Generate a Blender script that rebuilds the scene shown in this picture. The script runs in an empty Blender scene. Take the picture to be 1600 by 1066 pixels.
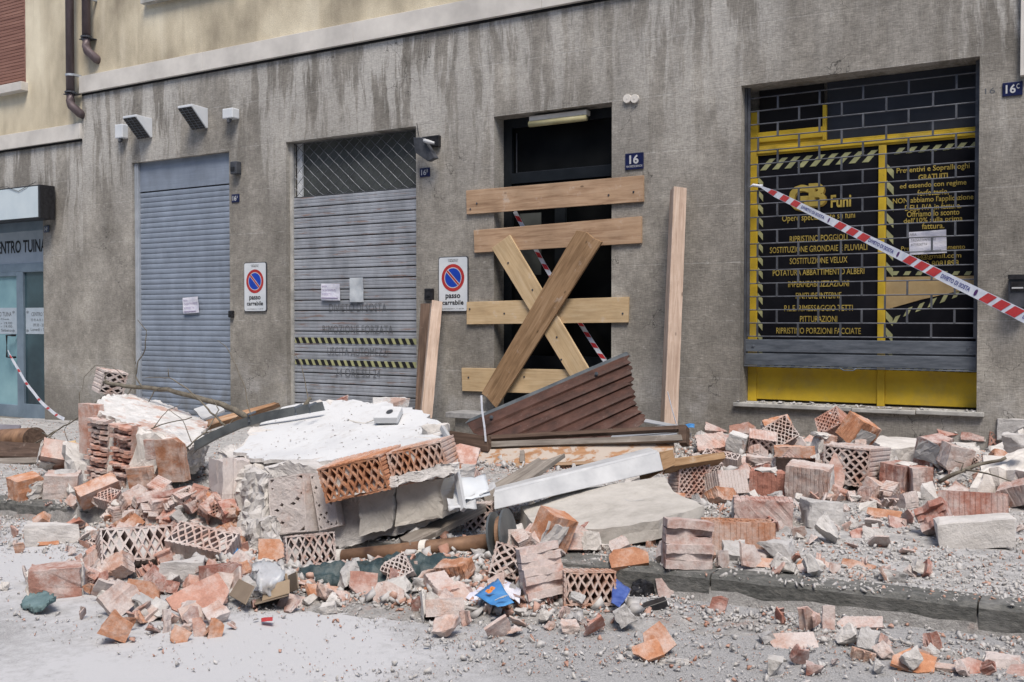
import bpy, bmesh, math, random
import numpy as np
from mathutils import Vector, Matrix, Euler, noise
R_ = math.radians
# ------------------------------------------------------------ camera, sky, sun
F = 1556.0; TH = R_(30.9); PT = math.atan(32 / F); WY = 8.88; CZ = 1.22; KY = 4.3
S = bpy.context.scene; COL = S.collection
cam = bpy.data.objects.new('camera', bpy.data.cameras.new('camera')); COL.objects.link(cam)
cam.data.sensor_width = 36.0; cam.data.lens = F / 1600 * 36.0; cam.data.clip_end = 500; cam.data.clip_start = 0.05
cam.location = (0, 0, CZ); cam.rotation_euler = (math.pi / 2 - PT, 0, TH)
S.camera = cam
SUN_EL, SUN_AZ = R_(58), R_(38)      # azimuth measured from -Y (behind the camera) towards +X
w = bpy.data.worlds.new('World'); S.world = w; w.use_nodes = True
nt = w.node_tree; bg = nt.nodes['Background']
sky = nt.nodes.new('ShaderNodeTexSky'); sky.sky_type = 'NISHITA'; sky.sun_disc = False
sky.sun_elevation = SUN_EL; sky.sun_rotation = math.pi - SUN_AZ
sky.dust_density = 1.5; sky.air_density = 0.9
nt.links.new(sky.outputs[0], bg.inputs[0]); bg.inputs[1].default_value = 0.11
sl = bpy.data.lights.new('sun', 'SUN'); sun = bpy.data.objects.new('sun', sl); COL.objects.link(sun)
sl.energy = 2.2; sl.angle = R_(22); sl.color = (1.0, 0.92, 0.82)
sd = Vector((math.sin(SUN_AZ) * math.cos(SUN_EL), -math.cos(SUN_AZ) * math.cos(SUN_EL), math.sin(SUN_EL)))
sun.rotation_euler = sd.to_track_quat('Z', 'Y').to_euler()
S.view_settings.view_transform = 'Standard'; S.view_settings.look = 'None'
S.view_settings.gamma = 1.0; S.view_settings.exposure = 0.82
S.cycles.max_bounces = 6

# ------------------------------------------------------------ helpers
def ray(x, y):
    u = (x - 800) / F; v = -(y - 533) / F
    st, ct, sp, cp = math.sin(TH), math.cos(TH), math.sin(PT), math.cos(PT)
    return Vector((-st * cp + u * ct - v * st * sp, ct * cp + u * st + v * ct * sp, -sp + v * cp))
def P(x, y, Y):
    d = ray(x, y); return Vector((0, 0, CZ)) + d * (Y / d.y)
def fac(x, y, o=0.0): return P(x, y, WY - o)
def pxm(x, Y): # horizontal pixels per metre for something facing the camera
    d = ray(x, 533); return F * d.y / Y
def pav(X, Y): return .18 + .03 * X - .015 * (WY - Y)
def road(X, Y): return .03 * X
BUMPS = [  # X, Y, sx, sy, h
    (-4.2, 5.3, .9, .4, .05), (-6.1, 5.9, .8, .4, .05), (-3.75, 3.75, .75, .35, .08), (-2.8, 4.2, .5, .35, .06),
    (-5.2, 4.5, .9, .5, .09), (-2.6, 8.3, 1.6, .45, .14), (-1.9, 7.1, 1.2, .6, .10), (-.25, 7.6, .7, .8, .22),
    (-4.6, 7.3, 1.3, .7, .10), (-2.0, 5.6, .6, .4, .05), (-7.3, 5.3, .6, .5, .04), (-1.2, 3.98, 1.5, .2, .02), (-2.6, 3.85, .8, .35, .05)]
def bump(X, Y):
    b = 0.0
    for (x, y, sx, sy, h) in BUMPS:
        b += h * math.exp(-((X - x) / sx) ** 2 - ((Y - y) / sy) ** 2)
    return b
def base(X, Y): return pav(X, Y) if Y > KY else road(X, Y)
def rub(X, Y):   # surface of the rubble bed (smooths over the kerb where the heap lies)
    t = min(1, max(0, (Y - KY + .35) / .5))
    b = bump(X, Y)
    ext = (pav(X, Y) - road(X, Y)) * t if Y < KY else 0
    m = min(1, max(0, (b - .045) / .05))
    n = noise.fractal(Vector((X * 2.2, Y * 2.2, 3.1)), 1.0, 2.0, 4)
    return base(X, Y) + ext * m + b - .02 + .025 * n * min(1, b * 12 + .25)
def terr(X, Y): return max(base(X, Y), rub(X, Y))
def gp(x, y):
    d = ray(x, y); s = 2.5; o = Vector((0, 0, CZ))
    while s < 30:
        p = o + d * s
        if p.z <= terr(p.x, p.y): return p
        if p.y > WY - .02: return p
        s += .01
    return p

class MB:
    def __init__(s): s.v = []; s.f = []; s.m = []
    def add(s, vs, fs, m=0):
        n = len(s.v); s.v += [tuple(v) for v in vs]; s.f += [tuple(i + n for i in f) for f in fs]; s.m += [m] * len(fs); return s
    def box(s, a, b, m=0):
        x0, y0, z0 = a; x1, y1, z1 = b
        return s.hexa([(x0, y0, z0), (x1, y0, z0), (x1, y1, z0), (x0, y1, z0)], [(x0, y0, z1), (x1, y0, z1), (x1, y1, z1), (x0, y1, z1)], m)
    def hexa(s, bot, top, m=0):
        n = len(bot); fs = [tuple(reversed(range(n))), tuple(range(n, 2 * n))]
        for i in range(n): fs.append((i, (i + 1) % n, n + (i + 1) % n, n + i))
        return s.add(list(bot) + list(top), fs, m)
    def tube(s, pts, r, n=8, m=0, cap=True):
        pts = [Vector(p) for p in pts]; k = len(pts)
        rs = r if isinstance(r, (list, tuple)) else [r] * k
        vs = []
        up = Vector((0, 0, 1))
        for i, p in enumerate(pts):
            t = (pts[min(i + 1, k - 1)] - pts[max(i - 1, 0)]).normalized()
            a = t.cross(up)
            if a.length < .05: a = t.cross(Vector((0, 1, 0)))
            a.normalize(); b = t.cross(a)
            for j in range(n):
                q = 2 * math.pi * j / n; vs.append(p + (a * math.cos(q) + b * math.sin(q)) * rs[i])
        fs = []
        for i in range(k - 1):
            for j in range(n):
                fs.append((i * n + j, i * n + (j + 1) % n, (i + 1) * n + (j + 1) % n, (i + 1) * n + j))
        if cap: fs += [tuple(reversed(range(n))), tuple(range((k - 1) * n, k * n))]
        return s.add(vs, fs, m)
    def mesh(s, name, mats, smooth=False, org=None):
        me = bpy.data.meshes.new(name)
        o = Vector(org) if org is not None else Vector((0, 0, 0))
        me.from_pydata([(v[0] - o.x, v[1] - o.y, v[2] - o.z) for v in s.v], [], s.f)
        for m in (mats if isinstance(mats, (list, tuple)) else [mats]): me.materials.append(m)
        me.polygons.foreach_set('material_index', s.m)
        if smooth: me.polygons.foreach_set('use_smooth', [True] * len(s.f))
        bm = bmesh.new(); bm.from_mesh(me); bmesh.ops.recalc_face_normals(bm, faces=bm.faces); bm.to_mesh(me); bm.free()
        me.update(); return me
    def build(s, name, mats, parent=None, smooth=False, bevel=0.0):
        c = None
        if parent is None:
            a = np.array(s.v); c = Vector(((a[:, 0].min() + a[:, 0].max()) / 2, (a[:, 1].min() + a[:, 1].max()) / 2, a[:, 2].min()))
        me = s.mesh(name, mats, smooth, c)
        o = bpy.data.objects.new(name, me); COL.objects.link(o)
        if c is not None: o.location = c
        else: attach(o, parent)
        if bevel:
            b = o.modifiers.new('bevel', 'BEVEL'); b.width = bevel; b.segments = 2; b.limit_method = 'ANGLE'; b.angle_limit = R_(40)
        return o
def attach(o, parent):
    o.parent = parent
    o.location = -parent.location if parent.type == 'EMPTY' else (0, 0, 0)
def tag(o, label=None, cat=None, group=None, kind=None):
    if label: o['label'] = label
    if cat: o['category'] = cat
    if group: o['group'] = group
    if kind: o['kind'] = kind
    return o
def empty(name, loc, label, cat, group=None):
    o = bpy.data.objects.new(name, None); COL.objects.link(o); o.location = loc; o.empty_display_size = .1
    return tag(o, label, cat, group)
def struct(o): return tag(o, kind='structure')

# ------------------------------------------------------------ materials
def mat(name, base_col, rough=.8, metal=0.0, build=None, spec=.3):
    m = bpy.data.materials.new(name); m.use_nodes = True; n = m.node_tree; b = n.nodes['Principled BSDF']
    b.inputs['Base Color'].default_value = (*base_col, 1); b.inputs['Roughness'].default_value = rough
    b.inputs['Metallic'].default_value = metal; b.inputs['Specular IOR Level'].default_value = spec
    if build: build(G(n, b))
    return m
class G:
    def __init__(s, n, b): s.n = n; s.b = b; s.L = n.links
    def node(s, t, **k):
        x = s.n.nodes.new(t)
        for a, v in k.items(): setattr(x, a, v)
        return x
    def lk(s, a, b): s.L.new(a, b)
    def co(s, kind='Object', scale=(1, 1, 1), rot=(0, 0, 0), rand=False):
        tc = s.node('ShaderNodeTexCoord'); mp = s.node('ShaderNodeMapping'); mp.inputs['Scale'].default_value = scale; mp.inputs['Rotation'].default_value = rot
        s.lk(tc.outputs[kind], mp.inputs['Vector'])
        if rand:
            oi = s.node('ShaderNodeObjectInfo'); mm = s.math('MULTIPLY', oi.outputs['Random'], 37.0)
            s.lk(mm, mp.inputs['Location'])
        return mp.outputs[0]
    def noise(s, vec, sc=5, det=5, rough=.6, dist=0):
        x = s.node('ShaderNodeTexNoise'); x.inputs['Scale'].default_value = sc; x.inputs['Detail'].default_value = det
        x.inputs['Roughness'].default_value = rough; x.inputs['Distortion'].default_value = dist
        s.lk(vec, x.inputs['Vector']); return x.outputs[0]
    def ramp(s, fac, stops):
        x = s.node('ShaderNodeValToRGB'); e = x.color_ramp.elements
        while len(e) < len(stops): e.new(.5)
        for i, (p, c) in enumerate(stops):
            e[i].position = p; e[i].color = (*c, 1) if isinstance(c, (tuple, list)) else (c, c, c, 1)
        s.lk(fac, x.inputs[0]); return x.outputs[0]
    def math(s, op, a, b=None, c=None):
        x = s.node('ShaderNodeMath', operation=op)
        for i, q in enumerate((a, b, c)):
            if q is None: continue
            if isinstance(q, (int, float)): x.inputs[i].default_value = q
            else: s.lk(q, x.inputs[i])
        return x.outputs[0]
    def mix(s, f, a, b, mode='MIX'):
        x = s.node('ShaderNodeMix', data_type='RGBA', blend_type=mode)
        for i, q in ((0, f), (6, a), (7, b)):
            if isinstance(q, (int, float)): x.inputs[i].default_value = q
            elif isinstance(q, tuple): x.inputs[i].default_value = (*q, 1)
            else: s.lk(q, x.inputs[i])
        return x.outputs[2]
    def sep(s, vec):
        x = s.node('ShaderNodeSeparateXYZ'); s.lk(vec, x.inputs[0]); return x.outputs
    def col(s, c): s.lk(c, s.b.inputs['Base Color'])
    def bump(s, h, st=.5, d=.01):
        x = s.node('ShaderNodeBump'); x.inputs['Strength'].default_value = st; x.inputs['Distance'].default_value = d
        s.lk(h, x.inputs['Height']); s.lk(x.outputs[0], s.b.inputs['Normal'])
    def obrand(s): return s.node('ShaderNodeObjectInfo').outputs['Random']

def wallmat(joints, cz):     # combed grey render with rain streaks under the cornice at height cz
    def f(g):
        c = g.co(); x, y, z = g.sep(c)
        big = g.noise(g.co(scale=(.7, .7, .55)), 2.2, 5, .6)
        mid = g.noise(c, 9, 6, .65)
        colr = g.ramp(big, [(.30, (.180, .168, .149)), (.5, (.258, .242, .216)), (.68, (.38, .358, .32))])
        colr = g.mix(.55, colr, g.ramp(mid, [(.3, (.68, .68, .68)), (.7, (1.25, 1.25, 1.25))]), 'MULTIPLY')
        # long vertical streaks, pale and dark
        wob = g.noise(g.co(scale=(1, 1, .6)), 1.6, 3, .5)
        wx = g.math('ADD', x, g.math('MULTIPLY', wob, .22))
        cv = g.node('ShaderNodeCombineXYZ'); g.lk(wx, cv.inputs[0]); g.lk(g.math('MULTIPLY', z, .12), cv.inputs[2])
        st1 = g.noise(cv.outputs[0], 4.2, 7, .68)
        st2 = g.noise(cv.outputs[0], 13, 4, .6)
        top = g.math('MULTIPLY', g.math('SMOOTH_MIN', g.math('MAXIMUM', g.math('DIVIDE', g.math('SUBTRACT', z, cz - 1.9), 1.9), 0.0), 1.0, .1), 1.0)
        pale = g.math('MULTIPLY', g.ramp(st1, [(.46, 0.0), (.53, 1.0)]), g.math('ADD', g.math('MULTIPLY', g.math('POWER', top, .8), 1.25), .03))
        lowf = g.ramp(g.noise(g.co(scale=(1, 1, .2)), .55, 3, .5), [(.38, .15), (.6, 1.0)]); pale = g.math('MULTIPLY', pale, lowf)
        colr = g.mix(g.math('MINIMUM', g.math('MULTIPLY', pale, .85), .8), colr, (.50, .485, .455))
        dark = g.math('MULTIPLY', g.ramp(st2, [(.52, 0.0), (.62, 1.0)]), g.math('ADD', g.math('POWER', top, 1.4), .02))
        colr = g.mix(g.math('MULTIPLY', dark, .22), colr, (.075, .072, .068))
        low = g.math('MULTIPLY', g.ramp(g.noise(c, 3.0, 4, .6), [(.5, 0.0), (.66, 1.0)]), g.math('MAXIMUM', g.math('SUBTRACT', 1.0, g.math('MULTIPLY', g.math('ABSOLUTE', g.math('SUBTRACT', z, .35)), 2.0)), 0.0))
        colr = g.mix(g.math('MULTIPLY', low, .6), colr, (.42, .41, .40))
        foot_dark = g.math('MULTIPLY', g.math('MAXIMUM', g.math('SUBTRACT', 1.0, g.math('MULTIPLY', g.math('SUBTRACT', z, -.1), 1.6)), 0.0), g.ramp(big, [(.35, 0.2), (.6, 1.0)]))  # darker towards the foot of the wall, broken up by large noise
        colr = g.mix(g.math('MULTIPLY', g.math('MINIMUM', foot_dark, 1.0), .45), colr, (.075, .078, .08))
        # course joints: pale broken lines
        jm = None
        for j in joints:
            d = g.math('LESS_THAN', g.math('ABSOLUTE', g.math('SUBTRACT', z, j)), .006)
            jm = d if jm is None else g.math('MAXIMUM', jm, d)
        jn = g.ramp(g.noise(g.co(scale=(1, 1, 4)), 3.5, 4, .7), [(.45, 0.0), (.62, 1.0)])
        colr = g.mix(g.math('MULTIPLY', g.math('MULTIPLY', jm, jn), .45), colr, (.45, .44, .42))
        crk = g.node('ShaderNodeTexVoronoi', feature='DISTANCE_TO_EDGE'); crk.inputs['Scale'].default_value = .9
        wv = g.node('ShaderNodeVectorMath', operation='ADD'); nn_ = g.node('ShaderNodeTexNoise'); nn_.inputs['Scale'].default_value = 3; nn_.inputs['Detail'].default_value = 6; g.lk(c, nn_.inputs['Vector'])
        g.lk(c, wv.inputs[0]); g.lk(nn_.outputs['Color'], wv.inputs[1]); g.lk(wv.outputs[0], crk.inputs['Vector'])
        ck = g.math('MULTIPLY', g.math('LESS_THAN', crk.outputs[0], .0035), g.ramp(g.noise(c, 1.1, 3, .5), [(.52, 0.0), (.58, 1.0)]))
        colr = g.mix(g.math('MULTIPLY', ck, .7), colr, (.05, .048, .045))
        pt = g.ramp(g.noise(c, 5.5, 8, .8), [(.635, 0.0), (.65, 1.0)]); colr = g.mix(g.math('MULTIPLY', pt, .45), colr, (.42, .41, .385))
        pt = g.ramp(g.noise(g.co(scale=(1.1, 1, .9)), 17, 6, .8), [(.70, 0.0), (.72, 1.0)]); colr = g.mix(g.math('MULTIPLY', pt, .7), colr, (.07, .065, .06))
        # combing
        cw = g.noise(g.co(scale=(22, 22, 110)), 1.0, 4, .7, .6)
        cw2 = g.noise(g.co(scale=(130, 130, 16)), 1.0, 3, .7, .8)
        comb = g.math('ADD', g.math('MULTIPLY', cw, .6), g.math('MULTIPLY', cw2, .4))
        colr = g.mix(.75, colr, g.ramp(comb, [(.36, (.55, .55, .55)), (.52, (1, 1, 1)), (.68, (1.55, 1.55, 1.55))]), 'MULTIPLY')
        g.col(colr)
        g.bump(g.math('SUBTRACT', comb, g.math('MULTIPLY', jm, .4)), .7, .008)
    return f
JM = [3.36, 2.825, 2.29, 1.755, 1.22, .685, .15, 3.9]
M = {}
M['wall'] = mat('grey_render', (.2, .2, .19), .95, build=wallmat(JM, 4.37), spec=.15)
M['wall_low'] = mat('grey_render_lower', (.2, .2, .19), .95, build=wallmat([2.69, 2.155, 1.62, 1.22, .82, .29, 3.2], 3.75), spec=.15)
def beige(g):
    c = g.co(); x, y, z = g.sep(c)
    big = g.noise(g.co(scale=(.6, 1, .35)), 2.0, 4, .55)
    colr = g.ramp(big, [(.32, (.30, .26, .195)), (.5, (.55, .485, .36)), (.68, (.76, .69, .53))])  # raised tones put the warm sunlit glow into the colour
    fine = g.noise(c, 90, 4, .7)
    colr = g.mix(.6, colr, g.ramp(fine, [(.3, (.72, .72, .72)), (.7, (1.2, 1.2, 1.2))]), 'MULTIPLY')
    st = g.noise(g.co(scale=(7, 1, .25)), 1.0, 4, .6)
    colr = g.mix(g.math('MULTIPLY', g.ramp(g.noise(g.co(scale=(3, 1, .5)), 1.0, 5, .6), [(.56, 0.0), (.72, 1.0)]), .4), colr, (.72, .66, .53))
    colr = g.mix(g.math('MULTIPLY', g.ramp(st, [(.3, 1.0), (.42, 0.0)]), .18), colr, (.2, .16, .11))
    g.col(colr); g.bump(fine, .6, .006)
M['beige'] = mat('beige_render', (.5, .42, .28), .95, build=beige, spec=.1)
def simple_noise(c1, c2, sc=8, bumpst=.4, bd=.004, stretch=(1, 1, 1), rough=.6, lo=.3, hi=.7, kind='Object', rand=True):
    def f(g):
        v = g.co(kind, scale=stretch, rand=rand); n = g.noise(v, sc, 6, rough)
        g.col(g.ramp(n, [(lo, c1), (hi, c2)]))
        if bumpst: g.bump(g.noise(v, sc * 5, 5, .7), bumpst, bd)
    return f
M['cornice'] = mat('cornice_stone', (.5, .5, .5), .85, build=simple_noise((.46, .44, .41), (.69, .66, .61), 2.0, .3))
M['stone'] = mat('sill_stone', (.4, .4, .38), .85, build=simple_noise((.22, .22, .21), (.5, .49, .46), 7, .5))
M['step'] = mat('step_stone', (.3, .3, .3), .85, build=simple_noise((.18, .18, .185), (.36, .36, .36), 14, .5))
def metal_paint(c, rust=0.0, dirt=.2, rough=.45, metal=.25):
    def f(g):
        v = g.co(); n = g.noise(g.co(scale=(1.5, 1, .6)), 3, 6, .6)
        colr = g.mix(dirt, c, g.ramp(n, [(.3, (.45, .45, .45)), (.7, (1.25, 1.25, 1.25))]), 'MULTIPLY') if dirt else None
        s = g.noise(g.co(scale=(.4, 1, 8)), 6, 6, .7)
        colr = g.mix(.5, colr, g.ramp(s, [(.35, (.82, .82, .82)), (.6, (1.1, 1.1, 1.1))]), 'MULTIPLY')
        if rust:
            r = g.noise(g.co(scale=(1.2, 1, 14)), 2.3, 5, .75)
            colr = g.mix(g.math('MULTIPLY', g.ramp(r, [(.57, 0.0), (.64, 1.0)]), rust), colr, (.2, .09, .045))
        zz = g.sep(g.co())[2]; gr = g.math('MULTIPLY', g.ramp(g.noise(g.co(scale=(1, 1, .7)), 5, 6, .7), [(.42, 0.0), (.62, 1.0)]), g.math('MAXIMUM', g.math('SUBTRACT', 1.0, g.math('MULTIPLY', zz, .9)), .12)); colr = g.mix(g.math('MINIMUM', g.math('MULTIPLY', gr, .6), .6), colr, (.12, .115, .105))
        g.col(colr); g.bump(g.noise(g.co(), 2.3, 3, .5), .35, .02)
    return mat('m', c, rough, metal, f)
def named(m, n): m.name = n; return m
M['shutA'] = named(metal_paint((.235, .275, .34), 0, .4, .5, .1), 'blue_grey_slats')
M['shutB'] = named(metal_paint((.30, .32, .355), .6, .6, .5, .1), 'worn_grey_slats')
M['gap_shade'] = mat('dark_gap_and_shade', (.012, .012, .014), .9)  # near-black for slat gaps, a black pane and painted cornice shadow lines
M['guide'] = mat('pale_aluminium', (.4, .43, .47), .5, .3, simple_noise((.30, .33, .37), (.46, .49, .53), 4, 0))
M['zinc'] = mat('galvanised_steel', (.2, .23, .26), .5, .5, simple_noise((.085, .10, .12), (.20, .225, .26), 5, .2, stretch=(1, 1, 6)))
M['grille'] = mat('grille_steel', (.17, .18, .2), .5, .5, simple_noise((.07, .075, .088), (.15, .16, .18), 9, 0))
M['darkpanel'] = mat('dark_grey_panel', (.06, .068, .068), .7, .0, simple_noise((.045, .05, .05), (.085, .095, .093), 3, .1))
M['frameblk'] = mat('dark_door_frame', (.012, .016, .02), .45, build=simple_noise((.004, .0065, .009), (.011, .014, .018), 6, 0))
def glassdark(g):
    n = g.noise(g.co(), 1.6, 3, .5); g.col(g.ramp(n, [(.4, (.002, .0025, .003)), (.75, (.012, .013, .0135))]))
M['glass'] = mat('dark_glass', (.01, .012, .014), .3, build=glassdark, spec=.1)
M['poster'] = mat('black_poster', (.005, .005, .006), .6, build=simple_noise((.003, .0035, .006), (.011, .011, .015), 3, 0), spec=.12)
M['darkglass2'] = mat('slate_panel', (.03, .035, .05), .5, build=simple_noise((.02, .024, .032), (.042, .047, .06), 2, 0), spec=.2)
def yel(c1, c2):
    def f(g):
        v = g.co(); n = g.noise(v, 3, 6, .65)
        colr = g.ramp(n, [(.3, c1), (.65, c2)])
        d = g.noise(v, 26, 6, .75); colr = g.mix(g.ramp(d, [(.66, 0.0), (.72, .7)]), colr, (.05, .04, .02))
        d2 = g.noise(v, 4, 5, .7); colr = g.mix(g.math('MULTIPLY', g.ramp(d2, [(.5, 0.0), (.8, 1.0)]), .5), colr, (.30, .26, .12))
        g.col(colr)
    return f
M['yellow'] = mat('yellow_paint', (.6, .4, .03), .55, build=yel((.46, .31, .03), (.66, .46, .035)))
M['letter'] = mat('yellow_lettering', (.52, .38, .05), .6, build=simple_noise((.34, .25, .055), (.48, .37, .09), 8, 0))
M['letter2'] = mat('dark_yellow_lettering', (.20, .13, .02), .6)
M['hazyel'] = mat('faded_yellow', (.36, .36, .13), .6, build=simple_noise((.25, .26, .14), (.41, .41, .21), 12, 0))
M['beigeboard'] = mat('torn_beige_board', (.4, .28, .12), .7, build=simple_noise((.26, .17, .07), (.46, .35, .19), 4, .2))
M['blue_plate'] = mat('navy_enamel', (.006, .010, .05), .3, build=simple_noise((.004, .006, .03), (.012, .018, .08), 20, 0), spec=.5)
M['white'] = mat('white_paint', (.7, .71, .72), .5, build=simple_noise((.36, .37, .385), (.53, .54, .55), 5, .1))
M['whiteplain'] = mat('sign_white', (.62, .65, .68), .45, build=simple_noise((.50, .54, .58), (.66, .68, .70), 3, 0))
M['red'] = mat('sign_red', (.38, .03, .03), .4, build=simple_noise((.28, .02, .025), (.45, .045, .04), 9, 0))
M['blue'] = mat('sign_blue', (.01, .05, .38), .4, build=simple_noise((.008, .04, .28), (.015, .06, .45), 9, 0))
M['black'] = mat('black_plastic', (.012, .012, .014), .4, build=simple_noise((.008, .008, .009), (.03, .03, .034), 20, .2))
M['darkgrey'] = mat('dark_grey_plastic', (.05, .055, .065), .5, build=simple_noise((.03, .034, .04), (.075, .08, .095), 12, .2))
M['ink'] = mat('faded_grey_ink', (.10, .105, .115), .7)
M['inkblk'] = mat('black_ink', (.01, .01, .012), .6)
M['penink'] = mat('violet_pen_ink', (.22, .17, .33), .7)
M['paper'] = mat('paper', (.6, .6, .7), .8, build=simple_noise((.50, .51, .62), (.70, .70, .76), 14, .5, .01))
M['papergrey'] = mat('grey_paper', (.42, .46, .50), .8, build=simple_noise((.36, .40, .44), (.5, .53, .56), 14, .3))
M['lightbox'] = mat('pale_lightbox', (.52, .6, .64), .4, build=simple_noise((.46, .54, .59), (.58, .65, .68), 2, 0))
M['alu_blue'] = mat('blue_grey_aluminium', (.16, .22, .28), .5, .2, simple_noise((.13, .18, .23), (.21, .27, .33), 3, 0))
M['frosted'] = mat('frosted_blue_glass', (.17, .31, .36), .35, 0, simple_noise((.11, .22, .27), (.24, .40, .44), 1.2, 0))
M['darkteal'] = mat('dark_teal_glass', (.03, .055, .07), .25, 0, simple_noise((.02, .035, .045), (.055, .10, .12), 1.2, 0))
M['frost_label'] = mat('frosted_band', (.34, .40, .46), .6, build=simple_noise((.30, .36, .42), (.38, .44, .5), 5, 0))
M['pipe'] = mat('brown_downpipe', (.12, .09, .095), .45, .2, simple_noise((.07, .052, .055), (.17, .135, .14), 5, 0, stretch=(1, 1, .3)))
M['shutwood'] = mat('red_brown_shutter', (.25, .12, .085), .7, build=simple_noise((.17, .08, .06), (.31, .165, .125), 4, .2, stretch=(.3, 1, 4)))
def wood(c1, c2, c3, knots=True):
    def f(g):
        v = g.co('Object', scale=(1, 14, 14), rand=True)
        n = g.noise(v, 2.2, 7, .65, .8)
        colr = g.ramp(n, [(.3, c1), (.5, c2), (.72, c3)])
        b = g.noise(g.co(rand=True), 3.5, 4, .6)
        colr = g.mix(.5, colr, g.ramp(b, [(.3, (.7, .7, .7)), (.7, (1.2, 1.2, 1.2))]), 'MULTIPLY')
        k = g.node('ShaderNodeTexVoronoi'); k.inputs['Scale'].default_value = 3.2; g.lk(g.co('Object', scale=(1, 2.2, 2.2), rand=True), k.inputs['Vector'])
        kk = g.ramp(k.outputs['Distance'], [(.04, 1.0), (.085, 0.0)])
        sm = g.noise(g.co('Object', rand=True), 7, 7, .75); colr = g.mix(g.ramp(sm, [(.60, 0.0), (.70, .45)]), colr, (.50, .46, .42))
        if knots: colr = g.mix(g.math('MULTIPLY', kk, .75), colr, tuple(q * .35 for q in c1))
        s = g.noise(g.co('Object', rand=True), 40, 5, .7); colr = g.mix(g.ramp(s, [(.68, 0.0), (.74, .6)]), colr, tuple(q * .3 for q in c1))
        g.col(colr); g.bump(n, .5, .003)
    return f
M['plank_orange'] = mat('used_orange_board', (.4, .24, .13), .8, build=wood((.25, .155, .095), (.39, .26, .165), (.47, .335, .23)))
M['plank_pale'] = mat('pale_pine_board', (.5, .36, .2), .8, build=wood((.40, .28, .155), (.51, .375, .22), (.58, .45, .29)))
M['plank_brown'] = mat('brown_worn_board', (.3, .17, .08), .8, build=wood((.15, .088, .045), (.28, .175, .095), (.37, .25, .15)))
M['wood_grey'] = mat('weathered_grey_wood', (.3, .27, .24), .9, build=wood((.13, .11, .095), (.22, .195, .17), (.33, .30, .265), False))
M['wood_pink'] = mat('pinkish_timber', (.45, .33, .28), .85, build=wood((.30, .215, .165), (.42, .32, .255), (.52, .42, .35)))
M['wood_dark'] = mat('dark_brown_wood', (.08, .05, .035), .8, build=wood((.045, .028, .02), (.09, .058, .042), (.15, .10, .075), False))
M['wood_int'] = mat('interior_orange_wood', (.3, .17, .09), .7, build=wood((.22, .11, .05), (.36, .21, .12), (.48, .36, .26), False))
def corr(g):
    v = g.co('Object'); n = g.noise(v, 6, 6, .65)
    colr = g.ramp(n, [(.3, (.032, .018, .014)), (.6, (.088, .043, .032)), (.8, (.12, .078, .063))])
    d = g.noise(v, 35, 5, .75); colr = g.mix(g.ramp(d, [(.6, 0.0), (.78, .5)]), colr, (.33, .28, .26))
    g.col(colr); g.bump(n, .3, .005)
M['corr'] = mat('brown_corrugated_panel', (.1, .05, .04), .6, build=corr)
def terra(c1, c2, dust):
    def f(g):
        v = g.co('Object', rand=True); n = g.noise(v, 14, 5, .6); r = g.obrand()
        colr = g.ramp(n, [(.3, c1), (.7, c2)])
        colr = g.mix(.7, colr, g.ramp(r, [(0, (.75, .74, .76)), (.5, (1, 1, 1)), (1, (1.22, 1.16, 1.08))]), 'MULTIPLY')
        d = g.noise(v, 7, 7, .72); off = g.math('MULTIPLY', g.math('SUBTRACT', g.noise(v, 1.2, 2, .5), .5), .5)
        dd = g.ramp(g.math('ADD', d, off), [(.35 + (1 - dust) * .17, 0.0), (.55 + (1 - dust) * .2, 1.0)])
        colr = g.mix(g.math('MULTIPLY', dd, .55 + .35 * dust), colr, (.55, .50, .48))
        g.col(colr); sp = g.noise(v, 95, 4, .8); colr = g.mix(.55, colr, g.ramp(sp, [(.3, (.72, .72, .72)), (.7, (1.22, 1.22, 1.22))]), 'MULTIPLY'); g.col(colr); g.bump(g.math('ADD', g.noise(v, 38, 6, .75), g.math('MULTIPLY', sp, .4)), .9, .007)
    return f
M['t_pink'] = mat('dusty_pink_terracotta', (.4, .22, .17), .95, build=terra((.38, .20, .155), (.53, .32, .26), .78), spec=.1)
M['t_orange'] = mat('orange_terracotta', (.4, .18, .09), .95, build=terra((.36, .165, .095), (.50, .275, .175), .45), spec=.1)
M['t_red'] = mat('red_terracotta', (.3, .12, .09), .95, build=terra((.30, .135, .105), (.44, .23, .185), .6), spec=.1)
M['t_pale'] = mat('pale_dusted_terracotta', (.45, .35, .3), .95, build=terra((.38, .235, .19), (.52, .37, .31), .95), spec=.1)
def mort(c1, c2, c3, bd=.012):
    def f(g):
        v = g.co('Object', rand=True); n = g.noise(v, 6, 8, .7); r = g.obrand()
        colr = g.ramp(n, [(.28, c1), (.5, c2), (.72, c3)])
        colr = g.mix(.6, colr, g.ramp(r, [(0, (.8, .8, .82)), (1, (1.15, 1.13, 1.1))]), 'MULTIPLY')
        g.col(colr); g.bump(g.math('ADD', g.noise(v, 22, 6, .75), g.math('MULTIPLY', g.noise(v, 90, 4, .7), .3)), .8, bd)
    return f
M['mortar'] = mat('grey_mortar', (.4, .39, .37), .97, build=mort((.32, .31, .305), (.46, .45, .44), (.58, .57, .56)), spec=.1)
M['mortar2'] = mat('pale_mortar', (.5, .48, .45), .97, build=mort((.40, .38, .36), (.55, .53, .51), (.68, .66, .64)), spec=.1)
M['concrete'] = mat('smooth_concrete', (.4, .38, .34), .9, build=mort((.33, .315, .285), (.44, .42, .39), (.53, .51, .475), .006), spec=.15)
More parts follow.
